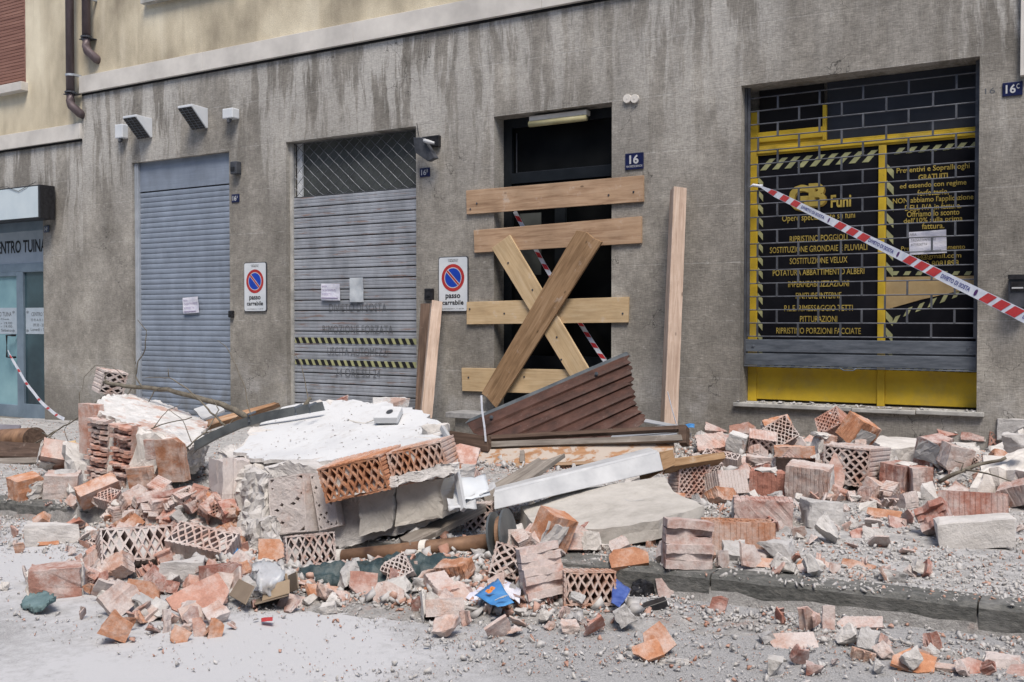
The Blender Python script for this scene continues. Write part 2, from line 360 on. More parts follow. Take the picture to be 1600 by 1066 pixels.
def plast(g):
    v = g.co('Object'); n = g.noise(v, 3, 7, .65)
    colr = g.ramp(n, [(.3, (.50, .51, .525)), (.55, (.58, .59, .60))])
    d = g.noise(v, 9, 7, .75); colr = g.mix(g.ramp(d, [(.55, 0.0), (.70, .6)]), colr, (.40, .375, .355)); s2 = g.noise(v, 45, 5, .8); colr = g.mix(g.ramp(s2, [(.62, 0.0), (.70, .5)]), colr, (.36, .34, .33))
    g.col(colr); g.bump(g.noise(v, 30, 5, .7), .35, .006)
M['plaster'] = mat('white_plaster', (.85, .86, .87), .85, build=plast, spec=.2)
M['steel'] = mat('painted_steel', (.1, .115, .125), .45, .4, simple_noise((.07, .08, .088), (.17, .185, .19), 6, .3))
M['bark'] = mat('bark', (.13, .115, .09), .95, build=simple_noise((.085, .072, .055), (.20, .18, .145), 18, .8, .004))
M['tarp'] = mat('dark_green_tarp', (.02, .04, .04), .4, build=simple_noise((.012, .026, .028), (.06, .09, .095), 9, .7, .01), spec=.5)
M['teal'] = mat('teal_cloth', (.12, .2, .21), .8, build=simple_noise((.08, .14, .15), (.18, .26, .27), 12, .6, .01))
M['card'] = mat('cardboard', (.3, .22, .15), .85, build=simple_noise((.24, .175, .12), (.34, .265, .185), 5, .2))
M['card2'] = mat('dark_cardboard', (.2, .16, .12), .85, build=simple_noise((.17, .13, .095), (.26, .21, .16), 5, .2))
M['bluepl'] = mat('blue_plastic', (.05, .2, .5), .4, build=simple_noise((.035, .16, .42), (.09, .3, .6), 12, .3))
M['bluepr'] = mat('blue_print', (.02, .07, .3), .5, build=simple_noise((.02, .05, .22), (.10, .16, .42), 16, .2))
M['orange_pr'] = mat('orange_print', (.7, .25, .06), .5)
M['tapewhite'] = mat('tape_white', (.62, .65, .72), .35, build=simple_noise((.5, .54, .62), (.7, .72, .78), 16, .3))
M['tapered'] = mat('tape_red', (.5, .03, .035), .35, build=simple_noise((.38, .02, .03), (.55, .045, .045), 16, .2))
M['tapeblue'] = mat('tape_blue_ink', (.03, .04, .22), .5)
M['tapeviolet'] = mat('tape_violet_dot', (.07, .02, .12), .5)
def plasticbag(g):
    g.b.inputs['Transmission Weight'].default_value = .6; g.b.inputs['Roughness'].default_value = .25
    g.bump(g.noise(g.co(), 25, 4, .6), .6, .01)
M['bag'] = mat('clear_plastic', (.8, .82, .85), .3, build=plasticbag, spec=.5)
def asphalt(g):
    v = g.co(); x, y, z = g.sep(v); fine = g.noise(v, 160, 3, .8); mid = g.noise(v, 22, 6, .7); big = g.noise(v, .7, 5, .6)
    a = g.ramp(fine, [(.3, (.15, .15, .153)), (.5, (.27, .268, .268)), (.7, (.44, .437, .435))])
    dust = g.ramp(g.math('ADD', g.math('MULTIPLY', mid, .35), g.math('MULTIPLY', big, .75)), [(.44, 0.2), (.58, 1.0)])
    leftd = g.math('MINIMUM', g.math('MAXIMUM', g.math('MULTIPLY', g.math('SUBTRACT', 4.0, x), .75), 0.08), 1.0)
    a = g.mix(g.math('MULTIPLY', g.math('MULTIPLY', dust, leftd), .93), a, (.475, .478, .49))
    g.col(a); g.bump(g.math('ADD', g.math('MULTIPLY', fine, .5), mid), .5, .006)
M['road'] = mat('dusty_asphalt', (.3, .3, .3), .95, build=asphalt, spec=.15)
def pavem(g):
    v = g.co(); fine = g.noise(v, 130, 4, .8); mid = g.noise(v, 12, 7, .7)
    a = g.ramp(fine, [(.3, (.19, .188, .188)), (.7, (.40, .395, .39))])
    a = g.mix(g.ramp(mid, [(.42, 0.0), (.62, .6)]), a, (.56, .55, .54)); g.col(a); g.bump(fine, .5, .005)
M['pave'] = mat('dusty_pavement', (.2, .2, .2), .95, build=pavem, spec=.15)
def kerbm(g):
    v = g.co(); n = g.noise(g.co(scale=(1, 1, 2.5), rot=(0, .5, 0)), 22, 7, .75)
    a = g.ramp(n, [(.32, (.055, .057, .055)), (.52, (.125, .126, .12)), (.75, (.24, .235, .215))])
    b = g.noise(v, 3, 5, .7); a = g.mix(g.ramp(b, [(.5, 0.0), (.75, .5)]), a, (.36, .355, .345)); g.col(a); g.bump(n, .9, .012)
M['kerb'] = mat('rough_kerb_stone', (.12, .12, .12), .9, build=kerbm)
def dustbed(g):
    v = g.co(); n = g.noise(v, 14, 9, .75); p = g.noise(v, 5, 7, .7); f = g.noise(v, 120, 4, .8)
    a = g.ramp(n, [(.3, (.22, .215, .21)), (.5, (.38, .37, .36)), (.7, (.53, .52, .51))])  # tones lowered to put deeper shade into the gaps between pieces
    a = g.mix(g.ramp(p, [(.55, 0.0), (.68, .55)]), a, (.42, .27, .22)); a = g.mix(.6, a, g.ramp(f, [(.3, (.65, .65, .65)), (.7, (1.25, 1.25, 1.25))]), 'MULTIPLY')
    g.col(a); g.bump(g.math('ADD', n, g.math('MULTIPLY', f, .4)), 1.0, .02)
M['bed'] = mat('mortar_dust', (.4, .4, .4), .97, build=dustbed, spec=.1)
M['g_grey'] = mat('gravel_grey', (.42, .42, .42), .95, build=mort((.32, .31, .305), (.46, .45, .44), (.60, .59, .58), .003), spec=.1)
M['g_pink'] = mat('gravel_pink', (.42, .25, .2), .95, build=simple_noise((.34, .17, .12), (.52, .37, .31), 9, .4, .003), spec=.1)
def peeled(g):
    v = g.co('Object', scale=(1, 1, 2)); n = g.noise(v, 5, 7, .65, .5); w1 = g.noise(g.co('Object', scale=(1, 14, 14)), 2.2, 6, .65)
    colr = g.ramp(w1, [(.3, (.24, .12, .06)), (.7, (.46, .27, .15))])
    g.col(g.mix(g.ramp(n, [(.47, 0.0), (.53, .9)]), colr, (.46, .41, .36))); g.bump(n, .4, .003)
M['peeled'] = mat('peeling_painted_wood', (.4, .3, .2), .75, build=peeled)
M['rustpipe'] = mat('rusty_brown_tube', (.2, .12, .07), .6, .2, simple_noise((.09, .05, .035), (.30, .18, .11), 7, .3))
M['guide_violet'] = mat('violet_grey_metal', (.2, .18, .2), .6, .2, simple_noise((.13, .12, .135), (.24, .225, .25), 4, .1))
# ------------------------------------------------------------ ground
def grid(x0, x1, nx, y0, y1, ny, fn):
    xs = np.linspace(x0, x1, nx); ys = np.linspace(y0, y1, ny)
    vs = [(x, y, fn(x, y)) for y in ys for x in xs]
    fs = [(j * nx + i, j * nx + i + 1, (j + 1) * nx + i + 1, (j + 1) * nx + i) for j in range(ny - 1) for i in range(nx - 1)]
    return vs, fs
def rn(X, Y): return .006 * noise.fractal(Vector((X * 3, Y * 3, 0)), 1, 2, 3)
mb = MB(); mb.add(*grid(-40, 30, 141, -30, KY + .05, 139, lambda x, y: road(x, y) - .004)); struct(mb.build('road', M['road'], smooth=True))
mb = MB(); mb.add(*grid(-40, 30, 281, KY + .14, WY + .6, 20, lambda x, y: pav(x, y) + rn(x, y) * .5)); struct(mb.build('pavement', M['pave'], smooth=True))
x = -16.0; mb = MB(); rng = random.Random(5)
while x < 4:      # kerb stones, one after another, in the ground setting
    L = rng.choice([.95, 1.02, 1.1]); n = 9; a = []
    j = rng.uniform(-.006, .006)
    prof = [(.0, -.2), (0, -.012), (.016, .006), (.15, .008), (.15, -.2)]
    vs = []; fs = []
    for i in range(n + 1):
        X = x + .004 + (L - .008) * i / n
        for k, (dy, dz) in enumerate(prof):
            nn = noise.noise(Vector((X * 6, dz * 9, k))) * .009
            vs.append((X, KY + dy + j + (nn if k < 3 else 0), pav(X, KY) + dz + nn * .7))
    m = len(prof)
    for i in range(n):
        for k in range(m - 1): fs.append((i * m + k, (i + 1) * m + k, (i + 1) * m + k + 1, i * m + k + 1))
    fs.append(tuple(range(m))); fs.append(tuple(n * m + k for k in reversed(range(m))))
    mb.add(vs, fs); x += L
struct(mb.build('kerb', M['kerb']))
# rubble bed: the dust and crushed mortar the pieces lie in
def bedz(x, y):
    b = bump(x, y); z = rub(x, y)
    if b > .015: z += .016 * noise.fractal(Vector((x * 9, y * 9, 7)), .8, 2.2, 5) + .007 * noise.noise(Vector((x * 38, y * 38, 1)))
    else: z = base(x, y) - .05
    return z
mb = MB(); mb.add(*grid(-10.2, 1.6, 430, 2.4, WY + .02, 240, bedz)); tag(mb.build('rubble_bed', M['bed'], smooth=False), 'pale bed of crushed mortar and brick dust', 'rubble', kind='stuff')

# ------------------------------------------------------------ text
_tc = {}
def text_data(s, bold=0.0):
    k = (s, bold)
    if k not in _tc:
        cu = bpy.data.curves.new('t', 'FONT'); cu.body = s; cu.size = 1; cu.offset = bold; cu.resolution_u = 3; cu.extrude = 0
        ob = bpy.data.objects.new('t', cu); COL.objects.link(ob)
        dg = bpy.context.evaluated_depsgraph_get(); dg.update()
        me = bpy.data.meshes.new_from_object(ob.evaluated_get(dg))
        v = np.array([q.co[:2] for q in me.vertices]); f = [tuple(p.vertices) for p in me.polygons]
        bpy.data.objects.remove(ob); bpy.data.meshes.remove(me); bpy.data.curves.remove(cu)
        lo, hi = v.min(0), v.max(0); v = (v - lo) / (hi - lo)
        _tc[k] = (v, f)
    return _tc[k]
def put_text(mb, s, x0, x1, z0, z1, y, m=0, bold=0.01, shear=0.0):
    v, f = text_data(s, bold)
    mb.add([(x0 + a * (x1 - x0) + b * shear, y, z0 + b * (z1 - z0)) for a, b in v], f, m)
def ptext(mb, s, cx, cy, wpx, hpx, off, m=0, bold=0.01):   # centred on the facade at distance off in front of it
    a = fac(cx - wpx / 2, cy, off); b = fac(cx + wpx / 2, cy, off); h0 = fac(cx, cy + hpx / 2, off); h1 = fac(cx, cy - hpx / 2, off)
    put_text(mb, s, a.x, b.x, h0.z, h1.z, WY - off, m, bold)
def rect(mb, x0, x1, z0, z1, off, th=.004, m=0):   # slab on the facade whose front is off in front of the wall plane
    mb.box((x0, WY - off, z0), (x1, WY - off + th, z1), m)
def prect(mb, cx, cy, wpx, hpx, off, th=.004, m=0):
    a = fac(cx - wpx / 2, cy, off); b = fac(cx + wpx / 2, cy, off); h0 = fac(cx, cy + hpx / 2, off); h1 = fac(cx, cy - hpx / 2, off)
    rect(mb, a.x, b.x, h0.z, h1.z, off, th, m); return a.x, b.x, h0.z, h1.z

# ------------------------------------------------------------ buildings
def wall_sheet(mb, x0, x1, z0, z1, holes, y, m=0, depth=.3):
    xs = sorted({x0, x1} | {h[0] for h in holes} | {h[1] for h in holes}); zs = sorted({z0, z1} | {h[2] for h in holes} | {h[3] for h in holes})
    for a, b in zip(xs, xs[1:]):
        for c, d in zip(zs, zs[1:]):
            if any(a >= h[0] - 1e-6 and b <= h[1] + 1e-6 and c >= h[2] - 1e-6 and d <= h[3] + 1e-6 for h in holes): continue
            mb.add([(a, y, c), (b, y, c), (b, y, d), (a, y, d)], [(0, 1, 2, 3)], m)
    for (a, b, c, d) in holes:
        Y2 = y + depth
        for q in ([(a, y, c), (a, Y2, c), (a, Y2, d), (a, y, d)], [(b, y, d), (b, Y2, d), (b, Y2, c), (b, y, c)], [(a, y, d), (a, Y2, d), (b, Y2, d), (b, y, d)], [(a, y, c), (b, y, c), (b, Y2, c), (a, Y2, c)]):
            mb.add(q, [(0, 1, 2, 3)], m)
XS = -12.29
HA = (-11.256, -9.424, -.3, 3.33); HB = (-8.472, -6.543, -.3, 3.355); HD = (-5.537, -4.179, .25, 3.352); HS = (-2.886, -.911, .47, 3.355)
HT = (-15.6, -13.231, -.235, 2.708)
B = empty('apartment_building', (-6, WY, 0), 'tall grey rendered building with shuttered shopfronts and boarded door behind the rubble', 'building')
mb = MB(); wall_sheet(mb, XS, 4.0, -.8, 4.40, [HA, HB, HD, HS], WY); mb.box((XS, WY + .32, -.8), (4.0, WY + .5, 4.4)); mb.build('wall', M['wall'], B)
mb = MB(); mb.add([(XS, WY - .005, 4.595), (4, WY - .005, 4.595), (4, WY - .005, 8.5), (XS, WY - .005, 8.5), (XS, WY + .5, 4.595), (4, WY + .5, 4.595), (4, WY + .5, 8.5), (XS, WY + .5, 8.5)], [(0, 1, 2, 3), (0, 3, 7, 4), (1, 5, 6, 2), (3, 2, 6, 7)]); mb.build('upper_wall', M['beige'], B)
mb = MB(); x = XS; rng = random.Random(3)
while x < 4:
    L = 2.45; e = min(4, x + L); mb.box((x + .001, WY - .05, 4.372), (e - .001, WY + .1, 4.604)); x = e
mb.box((XS + .005, WY - .012, 4.345), (4, WY + .05, 4.371), 1)  # dark strip painted in as the shadow line under the cornice
mb.build('cornice', [M['cornice'], M['gap_shade']], B, bevel=.004)
# window sill strip at the top left of the main front
a = fac(224, 8, .05); b = fac(330, -14, .05)
mb = MB(); mb.box((a.x, WY - .1, a.z), (a.x + 1.7, WY, a.z + .09)); sw = mb.build('window_sill', M['stone'], B, bevel=.005)
mb = MB(); mb.box((a.x + .1, WY - .03, a.z + .10), (a.x + 1.6, WY + .0, 7.2)); mb.build('window', M['shutwood'], B)
# roller shutter A
def slat_shutter(mb, x0, x1, z0, z1, pitch, y, prof, m=0):
    z = z1
    while z > z0:
        vs = []
        for (dz, dy) in prof: vs.append((x0, y - dy, z - dz * pitch)); vs.append((x1, y - dy, z - dz * pitch))
        mb.add(vs, [(2 * i, 2 * i + 1, 2 * i + 3, 2 * i + 2) for i in range(len(prof) - 1)], m)
        z -= pitch
yA = WY + .08
mb = MB(); slat_shutter(mb, -11.18, -9.424, -.25, 2.93, .0683, yA, [(0, 0), (.06, .003), (.3, .008), (.6, .009), (.86, .006), (.97, .0), (1, -.003)])
rs = mb.build('roller_shutter', M['shutA'], B)
mb = MB(); mb.box((-11.18, yA - .012, 2.945), (-9.424, yA + .02, 3.33)); mb.build('shutter_box', M['shutA'], rs)
mb = MB(); mb.box((-11.256, yA - .045, -.28), (-11.182, yA + .03, 3.33)); mb.box((-11.235, yA - .055, -.28), (-11.205, yA - .045, 3.33)); mb.build('guide_rail', M['guide'], rs, bevel=.004)
# roller shutter B
yB = WY + .10
mb = MB(); slat_shutter(mb, -8.43, -6.543, -.2, 2.70, .1235, yB, [(0, -.016), (.07, -.012), (.08, .006), (.14, .010), (.30, .011), (.36, .008), (.44, .0105), (.62, .011), (.68, .008), (.76, .011), (.92, .012), (.98, .006), (1.0, -.016)])
mb.box((-8.43, yB + .013, -.2), (-6.543, yB + .02, 2.7), 1)
rs = mb.build('roller_shutter', [M['shutB'], M['gap_shade']], B); tag(rs, 'worn grey slatted shutter with hazard stripes and mesh top')
mb = MB(); mb.box((-8.46, yB + .08, 2.62), (-6.543, yB + .10, 3.35)); mb.build('back_panel', M['darkpanel'], rs)
mb = MB(); mb.box((-8.43, yB + .05, 2.66), (-8.35, yB + .075, 3.35)); mb.build('guide_rail', M['whiteplain'], rs)
mb = MB(); mb.box((-8.472, yB - .03, -.3), (-8.432, yB + .03, 3.35)); mb.build('jamb_post', M['stone'], rs)
mb = MB(); rng = random.Random(1)
cw, ch = .155, .135
for r in range(-1, 7):
    for c in range(-1, 15):
        x0 = -8.43 + c * cw * 1.0; z0 = 2.68 + r * ch / 1.0
        for sgn in (1, -1):
            p = [(x0, z0), (x0 + cw / 2 * .8, z0 + sgn * ch * .36), (x0 + cw / 2, z0 + sgn * ch / 2)]
            q = [(x0 + cw / 2, z0 + sgn * ch / 2), (x0 + cw * .6, z0 + sgn * ch * .42), (x0 + cw, z0)]
            for seg in (p, q):
                pts = [(min(max(a, -8.43), -6.55), yB + rng.uniform(-.002, .002), min(max(b, 2.70), 3.34)) for a, b in seg]
                if (Vector(pts[0]) - Vector(pts[-1])).length > .02: mb.tube(pts, .0036, 4)
mb.build('mesh_grille', M['grille'], rs)
mb = MB()
for zc in (fac(553, 533).z, fac(553, 568.5).z):
    for i in range(19):
        x0 = -8.38 + i * .1
        if x0 + .06 > -6.55: break
        mb.hexa([(x0, yB - .018, zc - .033), (x0 + .05, yB - .018, zc - .033), (x0 + .05, yB - .014, zc - .033), (x0, yB - .014, zc - .033)],
                [(x0 - .035, yB - .018, zc + .033), (x0 + .015, yB - .018, zc + .033), (x0 + .015, yB - .014, zc + .033), (x0 - .035, yB - .014, zc + .033)], 0)
    rect(mb, -8.42, -6.55, zc - .033, zc + .033, -(yB - .0135 - WY), .002, 1)
mb.build('hazard_tape', [M['inkblk'], M['hazyel']], rs)
mb = MB()
for s, y, wd in (('DIVIETO DI SOSTA', 481, 90), ('RIMOZIONE FORZATA', 515, 110), ('USCITA AUTOMEZZI', 550, 95), ('24 ORE SU 24', 583, 70)):
    mb = MB(); ptext(mb, s, 559, y, wd, 13, -(yB - .02 - WY), 0, -.008); mb.build('lettering', M['ink'], rs)
# house door
dr = empty('house_door', (-4.86, WY + .2, .25), None, None); del_cat = dr; attach(dr, B); dr.location = Vector((-4.86, WY + .2, .25)) - B.location
def dpart(name, mb, m, **k):
    o = mb.build(name, m, B); o.parent = dr; o.location = -Vector((-4.86, WY + .2, .25)); return o
for k in ('label', 'category'):
    if k in dr: del dr[k]
y = WY + .2
zt = fac(870, 276, -.2).z
mb = MB(); x0, x1, z1 = -5.537, -4.179, 3.352
mb.box((x0, y, .25), (x0 + .1, y + .07, z1)); mb.box((x1 - .07, y, .25), (x1, y + .07, z1)); mb.box((x0 + .1, y, z1 - .1), (x1 - .07, y + .07, z1))
mb.box((x0 + .1, y - .01, zt - .04), (x1 - .07, y + .07, zt + .07)); mb.box((x0 + .1, y, zt - .20), (x1 - .07, y + .06, zt - .06))
mb.box((-4.92, y, .25), (-4.80, y + .06, zt - .2)); mb.box((x0 + .1, y + .005, .25), (-4.92, y + .05, .85)); mb.box((-4.80, y + .005, .25), (x1 - .07, y + .05, .85))
dpart('door_frame', mb, M['frameblk'])
mb = MB(); mb.box((x0 + .1, y + .04, .85), (x1 - .07, y + .045, z1 - .1)); dpart('door_glass', mb, M['glass'])
mb = MB(); mb.box((x0 + .14, y + .025, zt + .075), (x0 + .148, y + .035, z1 - .15)); mb.box((x0 + .14, y + .025, zt + .072), (x1 - .1, y + .035, zt + .079)); dpart('glazing_bead', mb, M['darkgrey'])
mb = MB(); rect(mb, -5.36, -5.10, 1.7, 2.35, -.235, .003); dpart('notice', mb, M['darkpanel'])  # no notice here: grey sheet added for the paler part of the door glass
# doorstep
a = fac(698, 640, .3); mb = MB(); mb.box((-5.95, WY - .30, .205), (-3.9, WY + .2, .262)); mb.box((-5.87, WY - .24, -.1), (-3.95, WY, .203), 1); mb.build('doorstep', [M['step'], M['wall']], B, bevel=.006)
# shop
sh = empty('shopfront', (-1.9, WY, .47), None, None)
for k in ('label', 'category'):
    if k in sh: del sh[k]
attach(sh, B); sh.location = Vector((-1.9, WY, .47)) - B.location
def spart(name, mb, m, bevel=0):
    o = mb.build(name, m, B, bevel=bevel); o.parent = sh; o.location = -Vector((-1.9, WY, .47)); return o
OF = -.23   # frame plane
def fx(x, y=350, o=OF): return fac(x, y, o).x
def fz(y, x=1350, o=OF): return fac(x, y, o).z
x0, x1 = -2.886, -.911
zk1 = fac(1350, 578, OF).z; ztr0 = fac(1180, 244, OF).z; ztr1 = fac(1180, 229, OF).z
xm0, xm1 = fx(1372), fx(1384); xl = fx(1183)
mb = MB()
mb.box((x0, WY - OF, .47), (xl, WY - OF + .06, 3.15)); mb.box((xm0, WY - OF - .004, .47), (xm1, WY - OF + .06, ztr0)); 
mb.box((xl, WY - OF + .005, ztr0), (x1, WY - OF + .06, ztr1)); mb.box((xl, WY - OF - .012, ztr0 + .015), (x1, WY - OF + .005, ztr1 - .02))
mb.box((xl, WY - OF + .012, .49), (xm0, WY - OF + .05, zk1)); mb.box((xm1, WY - OF + .012, .49), (x1, WY - OF + .05, zk1))
xw = fx(1284); zw = fac(1230, 203, OF).z; zw2 = fac(1230, 219, OF).z
mb.box((xw, WY - OF, ztr1), (xw + .035, WY - OF + .05, 3.15)); mb.box((xl, WY - OF - .003, zw2), (xw, WY - OF + .05, zw)); mb.box((xl, WY - OF + .02, ztr1), (xw, WY - OF + .05, zw2))
spart('shop_frame', mb, M['yellow'], .004)
mb = MB(); mb.box((xl, WY - OF + .02, zk1), (xm0, WY - OF + .03, ztr0)); mb.box((xm1, WY - OF + .02, zk1), (x1, WY - OF + .03, ztr0)); spart('poster_panel', mb, M['poster'])
mb = MB(); mb.box((xw + .035, WY - OF + .03, ztr1), (x1, WY - OF + .04, 3.35)); mb.box((xl, WY - OF + .05, zw), (xw, WY - OF + .06, 3.35), 1); spart('transom_panel', mb, [M['darkglass2'], M['gap_shade']])
# hazard stripes round the panels
mb = MB()
def stripes(cx0, cx1, cz0, cz1, horiz, n, ofs=0, fl=1):
    yy = WY - OF + .016; mb = MB()
    for i in range(n):
        if horiz:
            p = (cx1 - cx0) / n; a = cx0 + i * p
            mb.add([(a, yy, cz0), (a + p * .5, yy, cz0), (a + p * .95, yy, cz1), (a + p * .45, yy, cz1)], [(0, 1, 2, 3)])
        else:
            p = (cz1 - cz0) / n; a = cz0 + i * p
            mb.add([(cx0, yy, a + p * .5 * fl), (cx1, yy, a), (cx1, yy, a + p * .5), (cx0, yy, a + p * .95)], [(0, 1, 2, 3)])
    spart('hazard_stripes', mb, M['hazyel'])
zs1 = ztr0 - .035; zs0 = zs1 - .10
stripes(xl + .02, xm0 - .03, zs0, zs0 + .055, True, 9); 
stripes(xl + .06, xm0 - .00, zs0 + .055, zs1, True, 9)
stripes(xm1 + .06, x1 - .01, zs1 - .05, zs1, True, 7); stripes(xl + .003, xl + .05, zk1 + .1, zs0 - .05, False, 14)
stripes(xm1 + .003, xm1 + .06, zk1 + .1, zs0 - .02, False, 12); stripes(xl + .03, xm0 - .03, zk1, zk1 + .05, True, 13); stripes(xm1 + .03, x1, zk1, zk1 + .05, True, 11)
# beige torn panel in the right pane
mb = MB(); yy = WY - OF + .012
pa = [fac(px, py, OF - .012) for px, py in ((1384, 433), (1524, 431), (1524, 449), (1440, 468), (1384, 484))]
mb.add([(p.x, yy, p.z) for p in pa] + [(p.x, yy + .006, p.z) for p in pa], [(0, 1, 2, 3, 4), (0, 5, 6, 1), (1, 6, 7, 2), (2, 7, 8, 3), (3, 8, 9, 4), (4, 9, 5, 0)])
pb = [fac(px, py, OF - .01) for px, py in ((1384, 482), (1384, 486), (1470, 464), (1530, 452), (1530, 448))]
spart('torn_board', mb, M['beigeboard'])
mb = MB()
for i in range(7):
    px = 1392 + i * 19; py = 498 - i * 7 + (6 if i < 1 else 0)
    q = [fac(a, b, OF - .014) for a, b in ((px, py + 4), (px + 8, py + 1), (px + 15, py - 12), (px + 7, py - 9))]
    mb.add([(p.x, WY - OF + .0155, p.z) for p in q], [(0, 1, 2, 3)])
    q = [fac(a, b, OF - .014) for a, b in ((px, 430), (px + 9, 430), (px + 13, 424), (px + 4, 424))]
    mb.add([(p.x, WY - OF + .0155, p.z) for p in q], [(0, 1, 2, 3)])
spart('torn_tape', mb, M['hazyel'])
mb = MB(); OT = OF - .012
for s, y, wd, h in (('Opere specializzate su funi', 340, 114, 13), ('RIPRISTINO POGGIOLI', 372, 90, 9.5), ('SOSTITUZIONE GRONDAIE E PLUVIALI', 388.5, 152, 9.5), ('SOSTITUZIONE VELUX', 407, 90, 9.5), ('POTATURA ABBATTIMENTO ALBERI', 425, 143, 9.5), ('IMPERMEABILIZZAZIONI', 443.5, 95, 9.5), ('FINITURE INTERNE', 462, 71, 9.5), ("P.L.E. RIMESSAGGIO TETTI", 481.5, 107, 9.5), ('PITTURAZIONI', 498.5, 58, 9.5), ('RIPRISTINO PORZIONI FACCIATE', 517, 132, 9.5)):
    mb = MB(); ptext(mb, s, 1279, y, wd, h, OT, 0, .004); spart('lettering', mb, M['letter'])
for s, y, wd, h, b in (('Preventivi e Sopralluoghi', 264, 114, 11, .01), ('GRATUITI', 276, 46, 9, .03), ('ed essendo con regime', 289, 104, 10, .01), ('forfettario,', 301, 49, 11, .01), ("NON abbiamo l'applicazione", 312, 126, 11, .01), ('DELL IVA in fattura.', 323, 88, 9, .01), ('Offriamo lo sconto', 333, 82, 9, .01), ("dell'10% sulla prima", 344, 92, 10, .01), ('fattura.', 353, 35, 9, .01), ('Preventivo e pagamento', 388, 100, 9, .01), ('units@gmail.com', 401, 88, 10, .01), ('Cell.  0 8081898', 412, 80, 9, .01)):
    mb = MB(); ptext(mb, s, 1458, y, wd, h, OT, 0, b); spart('lettering', mb, M['letter'])
mb = MB()
ptext(mb, 'G', 1249, 309, 34, 40, OT, 0, .05); ptext(mb, 'B', 1277, 304, 27, 36, OT + .004, 0, .05); ptext(mb, 'Funi', 1314, 314, 32, 20, OT, 0, .03)
ptext(mb, 'G', 1251, 311, 34, 40, OT - .003, 1, .05); ptext(mb, 'B', 1279.5, 306, 27, 36, OT + .001, 1, .05)
spart('logo', mb, [M['letter'], M['letter2']])
# brick pattern grille
mb = MB(); yg = WY + .13; zt = 3.2; pitch = .1212; r = 0; z = 1.075
rr = random.Random(2)
rows = int((3.34 - z) / pitch) + 1
for r in range(rows + 1):
    zz = z + r * pitch
    if zz > 3.35: break
    mb.tube([(x0, yg, zz), (x1, yg, zz)], .0065, 6)
    off = .18 if r % 2 else 0.0
    for k in range(-1, 7):
        xx = x0 + .12 + off + k * .372
        if x0 + .01 < xx < x1 - .01 and zz + pitch < 3.37: mb.box((xx - .008, yg - .008, zz), (xx + .008, yg + .008, zz + pitch))
    for xx in (x0 + .035, x1 - .03): mb.box((xx - .012, yg - .009, zz), (xx + .012, yg + .009, min(3.35, zz + pitch)))
for xx in (x0 + .004, x1 - .02): mb.box((xx, yg - .03, .8), (xx + .016, yg + .03, 3.354))
gr = spart('roller_grille', mb, M['grille'])
mb = MB(); z0 = fac(1170, 573, -.12).z; z1 = fac(1170, 530, -.12).z; h = z1 - z0
for (a, b, d) in ((.54, 1.0, .0), (.50, .54, -.012), (.06, .50, .0), (0, .055, .012)):
    mb.box((x0 + .004, yg - .02 - d, z0 + a * h + .002), (x1 - .004, yg + .02, z0 + b * h - .002))
for (xx, q) in ((x0 + .09, .76), (x1 - .08, .78)): mb.tube([(xx, yg - .03, z0 + q * h), (xx, yg - .01, z0 + q * h)], .012, 10)
mb.tube([(-2.02, yg - .045, z0 + .01), (-1.98, yg - .055, z0 - .01), (-1.9, yg - .055, z0 - .01), (-1.87, yg - .045, z0 + .01)], .006, 6)
spart('grille_bottom_slats', mb, M['zinc'], .004)
mb = MB(); xx = x0 - .05; rng = random.Random(8)
for L, dz in ((1.05, 0), (.52, -.004), (.52, .003)):
    mb.box((xx, WY - .045, .437 + dz), (xx + L - .008, WY + .2, .472 + dz)); xx += L
spart('sill', mb, M['stone'], .005)
# faint old number on the wall, right of the shop
mb = MB(); ptext(mb, '16', 1547, 142, 16, 9, .0015, 0, 0); spart('old_number', mb, M['ink'])
# left building
L_ = empty('neighbouring_building', (-14.5, WY, -.2), 'grey rendered building at left with a massage studio entrance and brown drainpipes', 'building')
mb = MB(); yl = WY + .02; wall_sheet(mb, -20, XS - .002, -.9, 3.78, [HT], yl); mb.box((-20, WY + .34, -.9), (XS - .002, WY + .52, 3.78)); mb.build('wall', M['wall_low'], L_)
wz = 4.56; hw = (-15.2, -13.60, 4.70, 6.4)
mb = MB(); wall_sheet(mb, -20, XS - .002, 3.967, 8.5, [hw], yl, 0, .12); mb.build('upper_wall', M['beige'], L_)
mb = MB(); x = -20
for e in (-17.6, -15.1, XS - .003): mb.box((x + .001, WY - .035, 3.752), (e, WY + .1, 3.968)); x = e
mb.box((-20, WY - .004, 3.725), (XS - .01, WY + .06, 3.7515), 1); mb.build('cornice', [M['cornice'], M['gap_shade']], L_, bevel=.004)  # near-black box is the band's shadow line, modelled as a strip
mb = MB(); mb.box((-15.4, WY - .09, 4.565), (-13.55, WY + .03, 4.69)); mb.build('window_sill', M['cornice'], L_, bevel=.005)
mb = MB(); slat_shutter(mb, -15.2, -13.63, 4.69, 6.4, .047, yl + .05, [(0, 0), (.1, .008), (.9, .008), (1, 0)]); wn = mb.build('window', M['shutwood'], L_)
mb = MB(); mb.box((-13.63, yl + .0, 4.69), (-13.60, yl + .09, 6.4)); mb.build('guide_rail', M['shutwood'], wn)
en = empty('entrance', (-14.4, WY, -.2), None, None)
for k in ('label', 'category'):
    if k in en: del en[k]
attach(en, L_); en.location = Vector((-14.4, WY, -.2)) - L_.location
def epart(name, mb, m, bevel=0):
    o = mb.build(name, m, L_, bevel=bevel); o.parent = en; o.location = -Vector((-14.4, WY, -.2)); return o
OE = -.12
def ez(x, y): return fac(x, y, OE).z
def ex(x, y=500): return fac(x, y, OE).x
mb = MB(); zb = -.235; 
X0, X1 = -15.6, -13.231; zA = ez(30, 362); zB = ez(30, 412); xs1 = ex(36)  ; 
